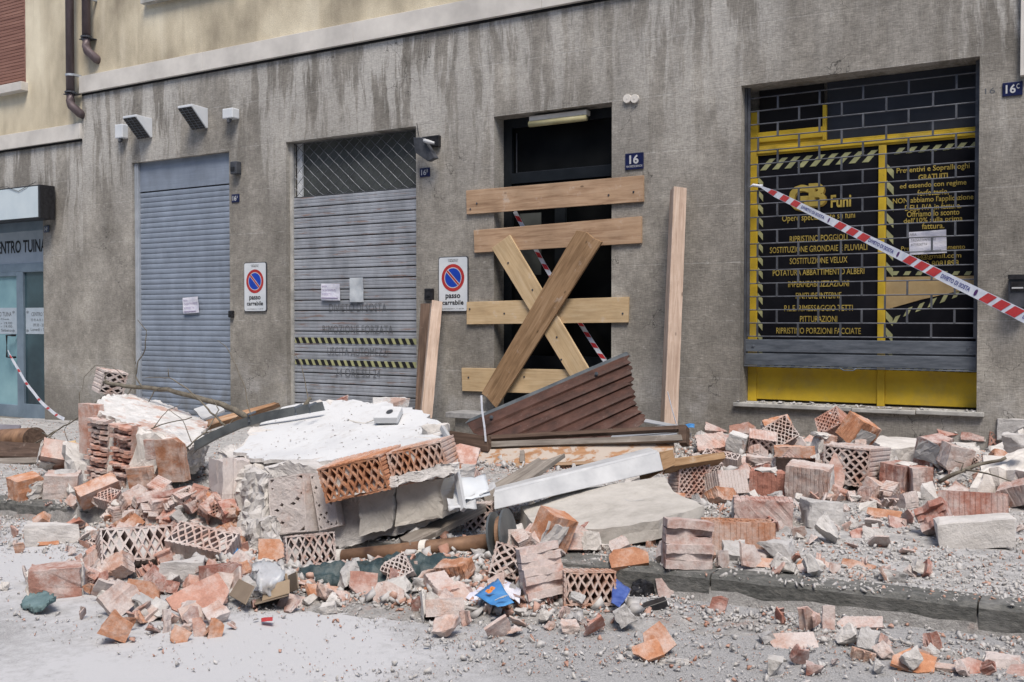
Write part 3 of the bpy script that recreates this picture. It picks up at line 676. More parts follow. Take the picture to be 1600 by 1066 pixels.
mb.box((X0, WY + .125, zA - .0), (X1, WY + .2, 2.708)); mb.box((X0, WY + .12, zB - .12), (X1, WY + .2, zB))
mb.box((ex(26), WY + .12, zb), (ex(36), WY + .2, zB - .12)); mb.box((ex(36), WY + .12, zb), (X1, WY + .19, ez(50, 632)))
mb.box((X0, WY + .12, zb), (ex(26), WY + .19, ez(10, 632))); mb.box((X0, WY + .12, ez(10, 432)), (ex(26), WY + .19, zB - .12)); mb.box((ex(36), WY + .12, ez(50, 425)), (X1, WY + .19, zB - .12))
epart('frame', mb, M['alu_blue'], .004)
mb = MB(); mb.box((X0, WY + .15, zB), (X1, WY + .16, zA)); fsg = epart('fascia', mb, M['frost_label'])
mb = MB(); ptext(mb, 'CENTRO TUINA', 30, 385.5, 84, 20, OE - .026, 0, .02); epart('lettering', mb, M['inkblk'])
mb = MB(); mb.box((X0, WY + .155, ez(10, 632)), (ex(26), WY + .16, ez(10, 432))); epart('door_glass', mb, M['frosted'])
mb = MB(); mb.box((ex(36), WY + .155, ez(50, 632)), (X1, WY + .16, ez(50, 425))); epart('side_glass', mb, M['darkteal'])
mb = MB(); mb.box((ex(-30), WY + .152, ez(10, 522)), (ex(26), WY + .154, ez(10, 481))); mb.box((ex(37), WY + .152, ez(50, 522)), (X1, WY + .154, ez(50, 481)))
epart('opening_hours_band', mb, M['frost_label'])
mb = MB()
for s, cx, cy, wd, hh in (('CENTRO TUINA', 1, 491, 34, 7), ('Massaggio Cinese', -2, 499, 32, 3.5), ('9.00 - 19.00', 4, 505, 30, 3.5), ('9.00 - 19.00', 4, 510, 30, 3.5), ('Lunedi - Sabato', -1, 516, 38, 4), ('CENTRO TUINA', 65, 491, 32, 6), ('O R A R I O', 60, 500, 23, 4), ('09:30 - 20:00', 63, 508, 22, 4.5), ('Lunedi - Sabato', 65, 515, 34, 4.5), ('*', 21, 488, 4, 5), ('*', 43, 488, 4, 5), ('*', 21, 517, 4, 5), ('*', 43, 517, 4, 5)):
    mb = MB(); ptext(mb, s, cx, cy, wd, hh, OE - .03, 0, 0.0); epart('small_lettering', mb, M['ink'])
mb = MB(); xa = ex(16); za = ez(16, 524); zc = ez(16, 558); ya = WY + .12
mb.tube([(xa + .13, ya, za), (xa + .13, ya - .06, za), (xa, ya - .06, za), (xa, ya - .06, zc), (xa + .13, ya - .06, zc), (xa + .13, ya, zc)], .016, 8); epart('handle', mb, M['black'])
mb = MB(); mb.box((-15.9, WY - .03, -.42), (X1 + .02, WY + .25, -.24)); mb.build('doorstep', M['stone'], L_, bevel=.005)
# drainpipes (things)
def drain(px, y_end, label, off, br):
    e = fac(px, y_end, off); y = WY - off
    r = empty('drainpipe', (e.x, y, e.z), label, 'drainpipe')
    mb = MB(); mb.tube([(e.x, y, 8.3), (e.x, y, e.z + .12)], .056, 14); mb.build('pipe', M['pipe'], r, True)
    mb = MB(); mb.tube([(e.x, y, e.z + .12), (e.x, y, e.z), (e.x + .02, y - .0, e.z - .07), (e.x + .09, y + .09, e.z - .17), (e.x + .10, y + off + .02, e.z - .19)], [.06, .06, .058, .06, .05], 14); mb.build('elbow', M['pipe'], r, True)
    mb = MB(); mb.box((e.x - .13, y - .02, e.z + .10), (e.x + .07, y + off, e.z + .112)); mb.tube([(e.x, y, e.z + .11), (e.x, y, e.z + .13)], .075, 14); mb.build('bracket', M['darkgrey'], r)
    mb = MB(); mb.tube([(e.x, y, e.z + br), (e.x, y, e.z + br + .03)], .064, 14); mb.box((e.x + .05, y - .01, e.z + br), (e.x + .085, y + off, e.z + br + .03)); mb.build('collar', M['guide'], r)
drain(110, 158, 'brown drainpipe nearest the shuttered window, ending lowest', .12, .34)
drain(135, 72, 'brown drainpipe ending above the step in the cornice', .12, .62)
# ------------------------------------------------------------ things on the facade
def lightbox():
    a = fac(62, 288, .25); b = fac(62, 341, .25)
    r = empty('light_box_sign', (a.x - .9, WY - .12, b.z), 'blank white light box sign above the studio entrance at left', 'sign')
    mb = MB(); mb.box((a.x - 2.0, WY - .245, b.z), (a.x - .004, WY - .01, a.z)); mb.build('housing', M['black'], r, bevel=.006)
    mb = MB(); mb.box((a.x - 1.98, WY - .252, b.z + .02), (a.x - .045, WY - .2455, a.z - .02)); mb.build('face', M['lightbox'], r)
    mb = MB(); mb.tube([(a.x - 1.2, WY - .26, a.z), (a.x - 1.0, WY - .262, a.z + .02), (a.x - .75, WY - .262, a.z + .015), (a.x - .62, WY - .262, a.z - .03), (a.x - .48, WY - .262, a.z - .07), (a.x - .3, WY - .262, a.z - .02), (a.x - .1, WY - .24, a.z + .04)], .004, 5); mb.build('cable', M['black'], r)
lightbox()
def plate(cx, cy, wpx, hpx, main, sup, label, small=None):
    mb = MB(); X0, X1, Z0, Z1 = prect(mb, cx, cy, wpx, hpx, .012, .010)
    o = mb.build('house_number_plate', M['blue_plate'], bevel=.006); tag(o, label, 'house number')
    mb = MB(); W = X1 - X0; H = Z1 - Z0
    if sup: put_text(mb, main, X0 + .17 * W, X0 + .66 * W, Z0 + .2 * H, Z0 + .82 * H, WY - .0135, 0, .02); put_text(mb, sup, X0 + .7 * W, X0 + .84 * W, Z0 + .48 * H, Z0 + .84 * H, WY - .0135, 0, .01)
    else: put_text(mb, main, X0 + .24 * W, X0 + .74 * W, Z0 + .34 * H, Z0 + .88 * H, WY - .0135, 0, .03)
    if small: put_text(mb, small, X0 + .07 * W, X0 + .93 * W, Z0 + .14 * H, Z0 + .27 * H, WY - .0135, 0, .01)
    t = mb.build('number', M['white'], o); t.location = -o.location
plate(72, 358, 8.5, 11, '14', 'A', 'small navy plate reading 14A beside the studio entrance')
plate(367.5, 310, 12, 13, '16', 'A', 'small navy plate reading 16A beside the blue shutter')
plate(663.5, 269.5, 16, 14.5, '16', 'B', 'small navy plate reading 16B below the broken lamp')
plate(991, 252, 29, 26, '16', None, 'navy plate reading 16 with street name beside the boarded door', 'VIA ORESTE BIANCHI')
plate(1582, 139, 32, 22, '16', 'C', 'navy plate reading 16C at the right of the yellow shop')
def nopark(cx, cy, wpx, hpx, label):
    mb = MB(); X0, X1, Z0, Z1 = prect(mb, cx, cy, wpx, hpx, .020, .004)
    c = Vector(((X0 + X1) / 2, WY, Z0)); r = empty('driveway_sign', c, label, 'sign', 'driveway no parking signs')
    W = X1 - X0; H = Z1 - Z0
    def rr(d, off, th):
        m = MB(); x0, x1, z0, z1 = X0 + d, X1 - d, Z0 + d, Z1 - d; R = .025; pts = []
        for (qx, qz, a0) in ((x1 - R, z1 - R, 0), (x0 + R, z1 - R, 90), (x0 + R, z0 + R, 180), (x1 - R, z0 + R, 270)):
            for k in range(5): a = R_(a0 + k * 22.5); pts.append((qx + R * math.cos(a), qz + R * math.sin(a)))
        m.hexa([(x, WY - off, z) for x, z in pts], [(x, WY - off + th, z) for x, z in pts]); return m
    rr(0, .018, .016).build('sign_back', M['darkgrey'], r); rr(.008, .020, .0015).build('sign_face', M['whiteplain'], r)
    m = MB(); zc = Z0 + .615 * H; xc = c.x; RR = W * .385
    def ring(r0, r1, off, mi):
        n = 40; vs = []
        for k in range(n):
            a = 2 * math.pi * k / n; vs += [(xc + r0 * math.cos(a), WY - off, zc + r0 * math.sin(a)), (xc + r1 * math.cos(a), WY - off, zc + r1 * math.sin(a))]
        m.add(vs, [(2 * k, 2 * k + 1, (2 * k + 3) % (2 * n), (2 * k + 2) % (2 * n)) for k in range(n)], mi)
    ring(RR * .76, RR, .022, 0); ring(RR * .70, RR * .76, .022, 1)
    n = 40; m.add([(xc + RR * .7 * math.cos(2 * math.pi * k / n), WY - .022, zc + RR * .7 * math.sin(2 * math.pi * k / n)) for k in range(n)], [tuple(range(n))], 2)
    d = Vector((1, 0, -1)).normalized(); q = Vector((1, 0, 1)).normalized(); C0 = Vector((xc, WY - .0228, zc))
    for hw, off, mi, L in ((.115, 0, 1, .70), (.065, -.0006, 0, .72)):
        m.add([C0 + Vector((0, off, 0)) + d * RR * L * a + q * RR * hw * b for a, b in ((-1, -1), (1, -1), (1, 1), (-1, 1))], [(0, 1, 2, 3)], mi)
    m.build('no_parking_symbol', [M['red'], M['white'], M['blue']], r)
    m = MB()
    put_text(m, 'COMUNE DI', xc - .17 * W, xc + .17 * W, Z0 + .935 * H, Z0 + .955 * H, WY - .0225, 0, 0); put_text(m, 'TRIESTE', xc - .16 * W, xc + .16 * W, Z0 + .905 * H, Z0 + .925 * H, WY - .0225, 0, .01)
    put_text(m, 'passo', xc - .25 * W, xc + .25 * W, Z0 + .215 * H, Z0 + .315 * H, WY - .0225, 0, .02); put_text(m, 'carrabile', xc - .36 * W, xc + .36 * W, Z0 + .125 * H, Z0 + .21 * H, WY - .0225, 0, .02)
    put_text(m, 'autorizzazione n. 11 del 98', xc - .36 * W, xc + .36 * W, Z0 + .045 * H, Z0 + .065 * H, WY - .0225, 0, 0)
    m.build('lettering', M['inkblk'], r)
nopark(398.5, 448.5, 35, 77, 'driveway no parking sign between the two garage shutters')
nopark(708, 444, 46, 86, 'driveway no parking sign partly covered by a leaning timber')
def flood(cx, cy, label):   # wedge-shaped wall light, seen from below right
    a = fac(cx, cy); X1 = a.x + .13; X0 = a.x - .13; zt = a.z + .12; zb = a.z - .13; D = .26
    r = empty('wall_floodlight', (a.x, WY, zb), label, 'floodlight', 'floodlights over the blue shutter')
    m = MB(); vs = []
    for X in (X0, X1): vs += [(X, WY, zt), (X, WY - D, zt + .01), (X, WY - D, zt - .02), (X, WY - .03, zb), (X, WY, zb)]
    m.add(vs, [(0, 1, 2, 3, 4), (9, 8, 7, 6, 5), (0, 5, 6, 1), (1, 6, 7, 2), (2, 7, 8, 3), (3, 8, 9, 4), (4, 9, 5, 0)]); m.build('housing', M['whiteplain'], r, bevel=.006)
    n = Vector((0, -(zt - .02 - zb), -(D - .03))).normalized(); p0 = Vector((X0 + .015, WY - D, zt - .02)) + n * .004; p1 = Vector((X0 + .015, WY - .03, zb)) + n * .004; dx = Vector((X1 - X0 - .03, 0, 0))
    m = MB(); m.hexa([p0, p0 + dx, p1 + dx, p1], [p + n * .006 for p in (p0, p0 + dx, p1 + dx, p1)]); m.build('lens', M['black'], r)
    m = MB(); q = n * .012
    for k in range(1, 3): m.tube([p0 + dx * k / 3 + q, p1 + dx * k / 3 + q], .005, 4)
    for k in range(1, 9): m.tube([p0.lerp(p1, k / 9) + q, p0.lerp(p1, k / 9) + dx + q], .0035, 4)
    m.build('guard', M['zinc'], r)
flood(228, 201, 'wedge-shaped white floodlight, the left one over the blue shutter'); flood(314, 186, 'wedge-shaped white floodlight, the right one over the blue shutter')
def wbox(name, cx, cy, wpx, hpx, d, m, label, cat, extra=None):
    a = fac(cx - wpx / 2, cy, d); b = fac(cx + wpx / 2, cy, d); z0 = fac(cx, cy + hpx / 2, d).z; z1 = fac(cx, cy - hpx / 2, d).z
    mb = MB(); mb.box((a.x, WY - d, z0), (b.x, WY + .0, z1)); o = mb.build(name, m, bevel=min(.012, d * .2)); tag(o, label, cat)
    if extra:
        mb = MB(); extra(mb, a.x, b.x, z0, z1, WY - d); t = mb.build(extra.__name__, extra.mat, o); t.location = -o.location
    return o
def sensor(mb, x0, x1, z0, z1, y): c = (x0 + x1) / 2; mb.tube([(c, y + .04, z0 + .01), (c, y + .03, z0 - .03), (c, y + .01, z0 - .05)], [.03, .028, .015], 10)
sensor.mat = M['darkgrey']
wbox('junction_box', 185, 205, 12, 22, .10, M['whiteplain'], 'white box with a dark sensor left of the floodlights', 'sensor', sensor)
wbox('junction_box', 355, 177, 16, 16, .12, M['whiteplain'], 'white box with a dark sensor right of the floodlights', 'sensor', sensor)
def lens(mb, x0, x1, z0, z1, y): mb.box((x0 + .015, y - .008, z0 + .04), (x1 - .03, y - .0, z1 - .07))
lens.mat = M['black']
wbox('key_switch', 364, 262, 10, 20, .09, M['darkgrey'], 'dark grey box on the wall above the 16A plate', 'switch box', lens)
wbox('keypad', 359, 491, 6, 11, .05, M['black'], 'tiny black key switch beside the lower left sign', 'switch', lens)
wbox('intercom', 669, 460, 13, 18, .04, M['black'], 'small black intercom above the leaning timbers', 'intercom', lens)
def flap(mb, x0, x1, z0, z1, y): mb.box((x0 + .02, y - .012, z1 - .12), (x1 - .02, y, z1 - .05)); mb.box((x0, y - .02, z1 - .03), (x1, y + .02, z1 + .004))
flap.mat = M['black']
o = wbox('letter_box', 1592, 456, 34, 52, .14, M['darkgrey'], 'dark letter box on the wall at the right edge behind the tape', 'letter box', flap)
mb = MB(); a = fac(1572, 449, .16); mb.box((a.x + .04, WY - .156, a.z - .012), (a.x + .12, WY - .15, a.z)); t = mb.build('envelope', M['white'], o); t.location = -o.location
# pale framed board at the top right edge
mb = MB(); a = fac(1594, 118, .05); mb.box((a.x, WY - .05, a.z), (a.x + .9, WY, 5.2), 0); mb.box((a.x + .03, WY - .054, a.z + .05), (a.x + .87, WY - .0505, 5.15), 1); tag(mb.build('wall_board', [M['cornice'], M['guide']], bevel=.005), 'pale framed board on the wall at the top right corner', 'board')
# broken lamp beside garage B
a = fac(662, 225, .1)
r = empty('broken_lamp', (a.x, WY - .05, a.z - .2), 'broken black lamp hanging beside the mesh grille', 'lamp')
mb = MB(); mb.box((a.x - .06, WY - .05, a.z - .03), (a.x + .16, WY, a.z + .09)); mb.build('mount', M['black'], r, bevel=.005)
mb = MB(); q = [Vector((a.x - .10, WY - .16, a.z + .07)), Vector((a.x + .02, WY - .16, a.z + .06)), Vector((a.x + .18, WY - .14, a.z - .17)), Vector((a.x + .08, WY - .14, a.z - .20)), Vector((a.x - .09, WY - .14, a.z - .09))]
mb.hexa(q, [v + Vector((.01, .06, .0)) for v in q]); mb.build('head', M['darkgrey'], r, bevel=.006)
mb = MB(); mb.tube([(a.x + .06, WY - .17, a.z + .02), (a.x + .12, WY - .19, a.z + .0), (a.x + .19, WY - .17, a.z - .02)], [.02, .022, .014], 8); mb.build('bulb', M['white'], r)
mb = MB(); mb.tube([(a.x - .15, WY - .02, a.z + .25), (a.x - .1, WY - .05, a.z + .1), (a.x - .03, WY - .12, a.z + .05)], .004, 5); mb.build('wire', M['black'], r)
# fluorescent lamp over the door
a = fac(822, 188, .0); b = fac(912, 180, .0)
r = empty('fluorescent_lamp', ((a.x + b.x) / 2, WY + .1, a.z), 'old yellowed fluorescent lamp under the lintel of the boarded door', 'lamp')
mb = MB(); mb.box((a.x, WY + .06, a.z + .0), (b.x, WY + .15, a.z + .05)); mb.build('fitting', M['cornice'], r, bevel=.004)
mb = MB(); mb.tube([(a.x + .0, WY + .07, a.z - .03), (b.x, WY + .07, a.z - .03)], .032, 10); mb.build('tube', mat('yellowed_tube', (.42, .38, .2), .4, build=simple_noise((.30, .27, .14), (.5, .46, .27), 6, 0)), r, True)
for cx, lab in ((981.5, 'left one of two round white caps right of the boarded door'), (993, 'right one of two round white caps right of the boarded door')):
    a = fac(cx, 155); mb = MB(); mb.tube([(a.x, WY, a.z), (a.x, WY - .03, a.z)], .042, 16); mb.tube([(a.x, WY - .03, a.z), (a.x, WY - .034, a.z)], .007, 6); tag(mb.build('round_plate', M['cornice'], bevel=.004), lab, 'cap', 'round wall caps')
def sheet_paper(name, cx, cy, wpx, hpx, off, m, label, cat='notice', lines=(), tilt=0.0, ink='penink'):
    a = fac(cx - wpx / 2, cy, off); b = fac(cx + wpx / 2, cy, off); z0 = fac(cx, cy + hpx / 2, off).z; z1 = fac(cx, cy - hpx / 2, off).z
    W = b.x - a.x; H = z1 - z0; n = 6; vs = []; fs = []; ca, sa = math.cos(tilt), math.sin(tilt); cX, cZ = (a.x + b.x) / 2, (z0 + z1) / 2
    def T(u, v, d): 
        X = (u - .5) * W; Z = (v - .5) * H; wv = .006 * math.sin(u * 5 + v * 3) + .004 * math.sin(v * 9)
        return (cX + X * ca - Z * sa, WY - off - d - wv - .004, cZ + X * sa + Z * ca)
    for j in range(n + 1):
        for i in range(n + 1): vs.append(T(i / n, j / n, 0))
    for j in range(n):
        for i in range(n): fs.append((j * (n + 1) + i, j * (n + 1) + i + 1, (j + 1) * (n + 1) + i + 1, (j + 1) * (n + 1) + i))
    k = len(vs); vs += [(v[0], v[1] + .0015, v[2]) for v in vs]; fs += [tuple(q + k for q in reversed(f)) for f in fs]
    mb = MB(); mb.add(vs, fs); o = mb.build(name, m, smooth=True); tag(o, label, cat)
    if lines:
        mb = MB()
        for s, u0, u1, v0, v1 in lines:
            if s == '~':
                for q in range(3):
                    pts = [Vector(T(u0 + (u1 - u0) * i / 14, v0 + (v1 - v0) * (.3 + .4 * ((i * 7 + q) % 3) / 2), .004)) for i in range(15)]
                    mb.tube(pts, .0016, 4)
            else:
                v, f = text_data(s, -.01); mb.add([T(u0 + (u1 - u0) * p, v0 + (v1 - v0) * q, .003) for p, q in v], f)
        t = mb.build('handwriting', M[ink], o); t.location = -o.location
    return o
sheet_paper('paper_notice', 298.5, 477, 24, 25, -.045, M['paper'], 'handwritten paper taped to the blue shutter', lines=(('AREA', .05, .3, .75, .87), ('TASSATIVAMENTE', .08, .92, .52, .66), ('INTERDETTA', .08, .7, .27, .4), ('~', .1, .8, .06, .16)), tilt=.05)
sheet_paper('paper_notice', 517, 456.5, 29, 26, -.065, M['paper'], 'handwritten paper taped to the worn grey shutter', lines=(('AREA', .04, .3, .78, .9), ('TASSATIVAMENTE', .05, .75, .54, .67), ('INTERDETTA', .05, .55, .3, .43), ('~', .03, .9, .08, .2)), tilt=-.02)
sheet_paper('paper_sheet', 557.5, 453, 21, 38, -.065, M['papergrey'], 'blank faded sheet right of the handwritten paper', 'paper')
sheet_paper('paper_notice', 1450, 379, 58, 36, -.19, M['paper'], 'handwritten paper behind the brick-pattern grille of the shop', lines=(('AREA', .02, .2, .84, .95), ('TASSATIVAMENTE', .05, .72, .58, .7), ('INTERDETTA', .05, .48, .38, .49), ('~', .4, .85, .08, .18)), tilt=.03, ink='ink')

# unseen building added behind the camera: it shuts out the low sky like a real street
OB = empty('added_opposite_building', (-5, -7.5, 0), 'plain grey building added across the street, out of view behind the camera', 'building')
hs = [(x, x + 1.1, z, z + 1.7) for x in range(-30, 22, 3) for z in (1.2, 4.8, 8.4)]
mb = MB(); wall_sheet(mb, -32, 24, -1.2, 11.5, hs, -7.5, 0, -.2); mb.box((-32, -12, -1.2), (24, -7.72, 11.5)); mb.build('wall', M['step'], OB)
mb = MB(); mb.box((-32, -7.9, 11.5), (24, -7.2, 11.8)); mb.build('eaves', M['cornice'], OB)
# ------------------------------------------------------------ rubble pieces: meshes
def clean(bm, name, mats, smooth=False):
    bmesh.ops.recalc_face_normals(bm, faces=bm.faces); me = bpy.data.meshes.new(name); bm.to_mesh(me); bm.free()
    for m in (mats if isinstance(mats, (list, tuple)) else [mats]): me.materials.append(m)
    if smooth: me.polygons.foreach_set('use_smooth', [True] * len(me.polygons))
    return me
def hollow(W=.24, H=.155, D=.12, nx=6, nz=2, k=.70, brk=0.0, fill=0.1, seed=0, m='t_pink', ribs=True):
    """extruded clay block with a lattice of diamond holes running through it; brk = share of it broken off"""
    rg = random.Random(seed); mb = MB(); e = .0085; px = (W - 2 * e) / nx; pz = (H - 2 * e) / nz
    def lim(z): return W * (1 - brk) + (.018 * math.sin(z * 70 + seed) + .012 * math.sin(z * 160 + seed * 2)) * (1 if brk else 0) + (1 if not brk else 0)
    def tubecell(poly, fl):
        cx = sum(p[0] for p in poly) / len(poly); cz = sum(p[1] for p in poly) / len(poly)
        if cx > lim(cz): return
        d0 = -D / 2; d1 = D / 2
        if brk and cx > lim(cz) - px * 1.2: d0 += rg.uniform(0, D * .4)
        n = len(poly); kk = k if n == 4 else k * .82
        inner = [(cx + (x - cx) * kk + rg.uniform(-.0006, .0006), cz + (z - cz) * kk + rg.uniform(-.0006, .0006)) for x, z in poly]
        vs = [(x, d0, z) for x, z in poly] + [(x, d0, z) for x, z in inner] + [(x, d1, z) for x, z in poly] + [(x, d1, z) for x, z in inner]
        fs = []
        for i in range(n):
            j = (i + 1) % n
            fs += [(i, j, n + j, n + i), (2 * n + j, 2 * n + i, 3 * n + i, 3 * n + j), (n + i, n + j, 3 * n + j, 3 * n + i), (j, i, 2 * n + i, 2 * n + j)]
        mb.add(vs, fs, 0)
        if fl:
            q = d0 + (rg.uniform(.001, .02) if m != 'mortar_pink' else .0008); mb.add([(x, q, z) for x, z in inner], [tuple(range(n))], 1)
    for i in range(nx + 1):
        for j in range(nz + 1):
            c = (e + i * px, e + j * pz)
            P4 = [(c[0] - px / 2, c[1]), (c[0], c[1] - pz / 2), (c[0] + px / 2, c[1]), (c[0], c[1] + pz / 2)]
            if 0 < i < nx and 0 < j < nz: tubecell(P4, rg.random() < fill)
            elif 0 < i < nx and j == 0: tubecell([P4[0], P4[2], P4[3]], rg.random() < fill + .1)
            elif 0 < i < nx and j == nz: tubecell([P4[0], P4[1], P4[2]], rg.random() < fill + .1)
            elif i == 0 and 0 < j < nz: tubecell([P4[1], P4[2], P4[3]], rg.random() < fill + .1)
            elif i == nx and 0 < j < nz: tubecell([P4[0], P4[1], P4[3]], rg.random() < fill + .1)
            if i < nx and j < nz:
                c = (e + (i + .5) * px, e + (j + .5) * pz)
                tubecell([(c[0] - px / 2, c[1]), (c[0], c[1] - pz / 2), (c[0] + px / 2, c[1]), (c[0], c[1] + pz / 2)], rg.random() < fill)
    # outer shell bars, ribbed on the outside
    x1t = min(W, lim(H)) if brk else W; x1b = min(W, lim(0)) if brk else W
    def bar(a, b, n, flip, vert, off):
        L = b - a; top = []; nr = max(2, int(n))
        for i in range(nr):
            for f_, o in ((0, 0), (.55, 0), (.62, -.003), (.93, -.003)):
                top.append((a + L * (i + f_) / nr, o if ribs else 0))
        top.append((b, 0)); pts = [(x, e + o) for x, o in top] + [(b, 0), (a, 0)]
        if flip: pts = [(x, e - z) for x, z in pts]; 
        q = [(x, z + off) for x, z in pts]
        if vert: q = [(z, x) for x, z in q]
        mb.hexa([(x, -D / 2 - .0005, z) for x, z in q], [(x, D / 2 + .0005, z) for x, z in q])
    bar(0, x1t, x1t / .022, False, False, H - e); bar(0, x1b, x1b / .022, True, False, 0); bar(e, H - e, H / .022, True, True, 0)
    if not brk: bar(e, H - e, H / .022, False, True, W - e)
    mb.v = [(x + .008 * noise.noise(Vector((x * 26, seed * 1.7, z * 26))) * (1 if .01 < x < W - .01 else .2), y, z + .008 * noise.noise(Vector((x * 26 + 40, seed * 1.7, z * 26))) * (1 if .01 < z < H - .01 else .2)) for x, y, z in mb.v]
    mb.v = [(x - W / 2 * (1 - brk * .0), y, z - H / 2) for x, y, z in mb.v]
    mb.v = [(x + .0014 * noise.noise(Vector((x * 30, y * 30, z * 30 + seed))), y + .004 * noise.noise(Vector((x * 22, y * 14, z * 22 + seed + 9))), z + .0014 * noise.noise(Vector((x * 30 + 5, y * 30, z * 30)))) for x, y, z in mb.v]
    return mb.mesh('hollow_brick', [M[m], M['mortar2' if m != 'mortar_pink' else m], M['mortar']])
def cutbm(bm, rg, n, W, H, D, lo=.25, hi=.5):
    for _ in range(n):
        a = Vector((rg.choice([-1, 1]) * rg.uniform(.3, 1), rg.uniform(-.35, .35), rg.choice([-1, 1]) * rg.uniform(.2, 1))).normalized()
        ext = abs(a.x) * W / 2 + abs(a.z) * H / 2 + abs(a.y) * D / 2
        r = bmesh.ops.bisect_plane(bm, geom=bm.verts[:] + bm.edges[:] + bm.faces[:], plane_co=a * ext * rg.uniform(1 - hi, 1 - lo), plane_no=a, clear_outer=True)
        ed = [g for g in r['geom_cut'] if isinstance(g, bmesh.types.BMEdge)]
        try: bmesh.ops.holes_fill(bm, edges=ed, sides=0)
        except Exception: pass
def shard(W=.14, H=.11, t=.011, nw=3, wh=.035, seed=0, m='t_pink', cuts=3, bend=.0):
    """broken piece of a hollow block: an outer plate with stubs of its inner webs"""
    rg = random.Random(seed); bm = bmesh.new(); pts = [(-W / 2, 0), (W / 2, 0), (W / 2, -t)]
    for i in range(nw):
        c = W / 2 - (i + .5) * W / nw; hh = wh * rg.uniform(.3, 1); sk = rg.uniform(-.012, .012)
        pts += [(c + .0045, -t), (c + .0035 + sk, -t - hh), (c - .0035 + sk, -t - hh * rg.uniform(.8, 1)), (c - .0045, -t)]
    pts.append((-W / 2, -t)); n = len(pts); nz = 5
    if nw == 0:
        pts = [(-W / 2, 0), (-W / 6, .002), (W / 6, -.001), (W / 2, 0), (W / 2, -t), (0, -t * 1.2), (-W / 2, -t)]; n = len(pts)
    vs = [[bm.verts.new((x, -y + bend * ((x / W) ** 2) * W, -H / 2 + H * k / nz)) for x, y in pts] for k in range(nz + 1)]
    for k in range(nz):
        for i in range(n): bm.faces.new((vs[k][i], vs[k][(i + 1) % n], vs[k + 1][(i + 1) % n], vs[k + 1][i]))
    bm.faces.new(vs[0][::-1]); bm.faces.new(vs[-1])
    cutbm(bm, rg, cuts, W, H, wh)
    for v in bm.verts:
        v.co += Vector([noise.noise(v.co * 28 + Vector((seed, q * 7, 0))) * .006 for q in range(3)])
    return clean(bm, 'terracotta_shard', [M[m]])
def chunk(W=.1, H=.07, D=.08, seed=0, m='mortar', n=16, rough=.10, sub=2, boxy=.5, name='mortar_lump'):
    rg = random.Random(seed); bm = bmesh.new()
    for i in range(n):
        v = Vector((rg.uniform(-1, 1), rg.uniform(-1, 1), rg.uniform(-1, 1)))
        if boxy > rg.random(): v = Vector([math.copysign(rg.uniform(.8, 1), q) for q in v])
        else: v = v.normalized(); v = Vector([math.copysign(abs(q) ** .65, q) for q in v])
        bm.verts.new((v.x * W / 2, v.y * D / 2, v.z * H / 2))
    r = bmesh.ops.convex_hull(bm, input=bm.verts[:])
    kill = {g for g in r['geom_interior'] + r['geom_unused'] if isinstance(g, bmesh.types.BMVert)}
    bmesh.ops.delete(bm, geom=list(kill), context='VERTS')
    s = min(W, H, D)
    for _ in range(sub):
        bmesh.ops.subdivide_edges(bm, edges=[e for e in bm.edges if e.calc_length() > s * .22], cuts=1, use_grid_fill=True)
        bmesh.ops.triangulate(bm, faces=bm.faces[:])
    for v in bm.verts:
        p = v.co * (1.0 / s); nn = Vector([noise.fractal(p * 1.3 + Vector((seed * 3.1, q * 11, 0)), .9, 2.1, 4) for q in range(3)])
        v.co += nn * s * rough
    return clean(bm, name, [M[m]])
def brickblock(W=.24, H=.12, D=.12, seed=0, m='t_pink', cuts=1, ribs=9, mort=True, amp=.0018):
    """block seen from its ribbed solid sides, edges chipped, with mortar stuck on one end"""
    rg = random.Random(seed); bm = bmesh.new(); nx = ribs * 3; pts = []
    def side(n, L, f):
        for i in range(n):
            for a, o in ((0, 0), (.6, 0), (.68, -.003), (.92, -.003)): f(L * (i + a) / n, o)
    pts = []
    side(ribs, W, lambda s, o: pts.append((-W / 2 + s, -D / 2 - o))); nd = max(2, int(ribs * D / W))
    side(nd, D, lambda s, o: pts.append((W / 2 + o, -D / 2 + s))); side(ribs, W, lambda s, o: pts.append((W / 2 - s, D / 2 + o))); side(nd, D, lambda s, o: pts.append((-W / 2 - o, D / 2 - s)))
    n = len(pts); nz = 6; vs = [[bm.verts.new((x, y, -H / 2 + H * k / nz)) for x, y in pts] for k in range(nz + 1)]
    for k in range(nz):
        for i in range(n): bm.faces.new((vs[k][i], vs[k][(i + 1) % n], vs[k + 1][(i + 1) % n], vs[k + 1][i]))
    bm.faces.new(vs[0][::-1]); bm.faces.new(vs[-1])
    cutbm(bm, rg, cuts, W, H, D, .05, .22)
    for v in bm.verts:
        v.co += Vector([noise.fractal(v.co * 18 + Vector((seed, q * 7, 0)), .8, 2, 3) * amp * 2 for q in range(3)])
    me = clean(bm, 'brick', [M[m]])
    return me
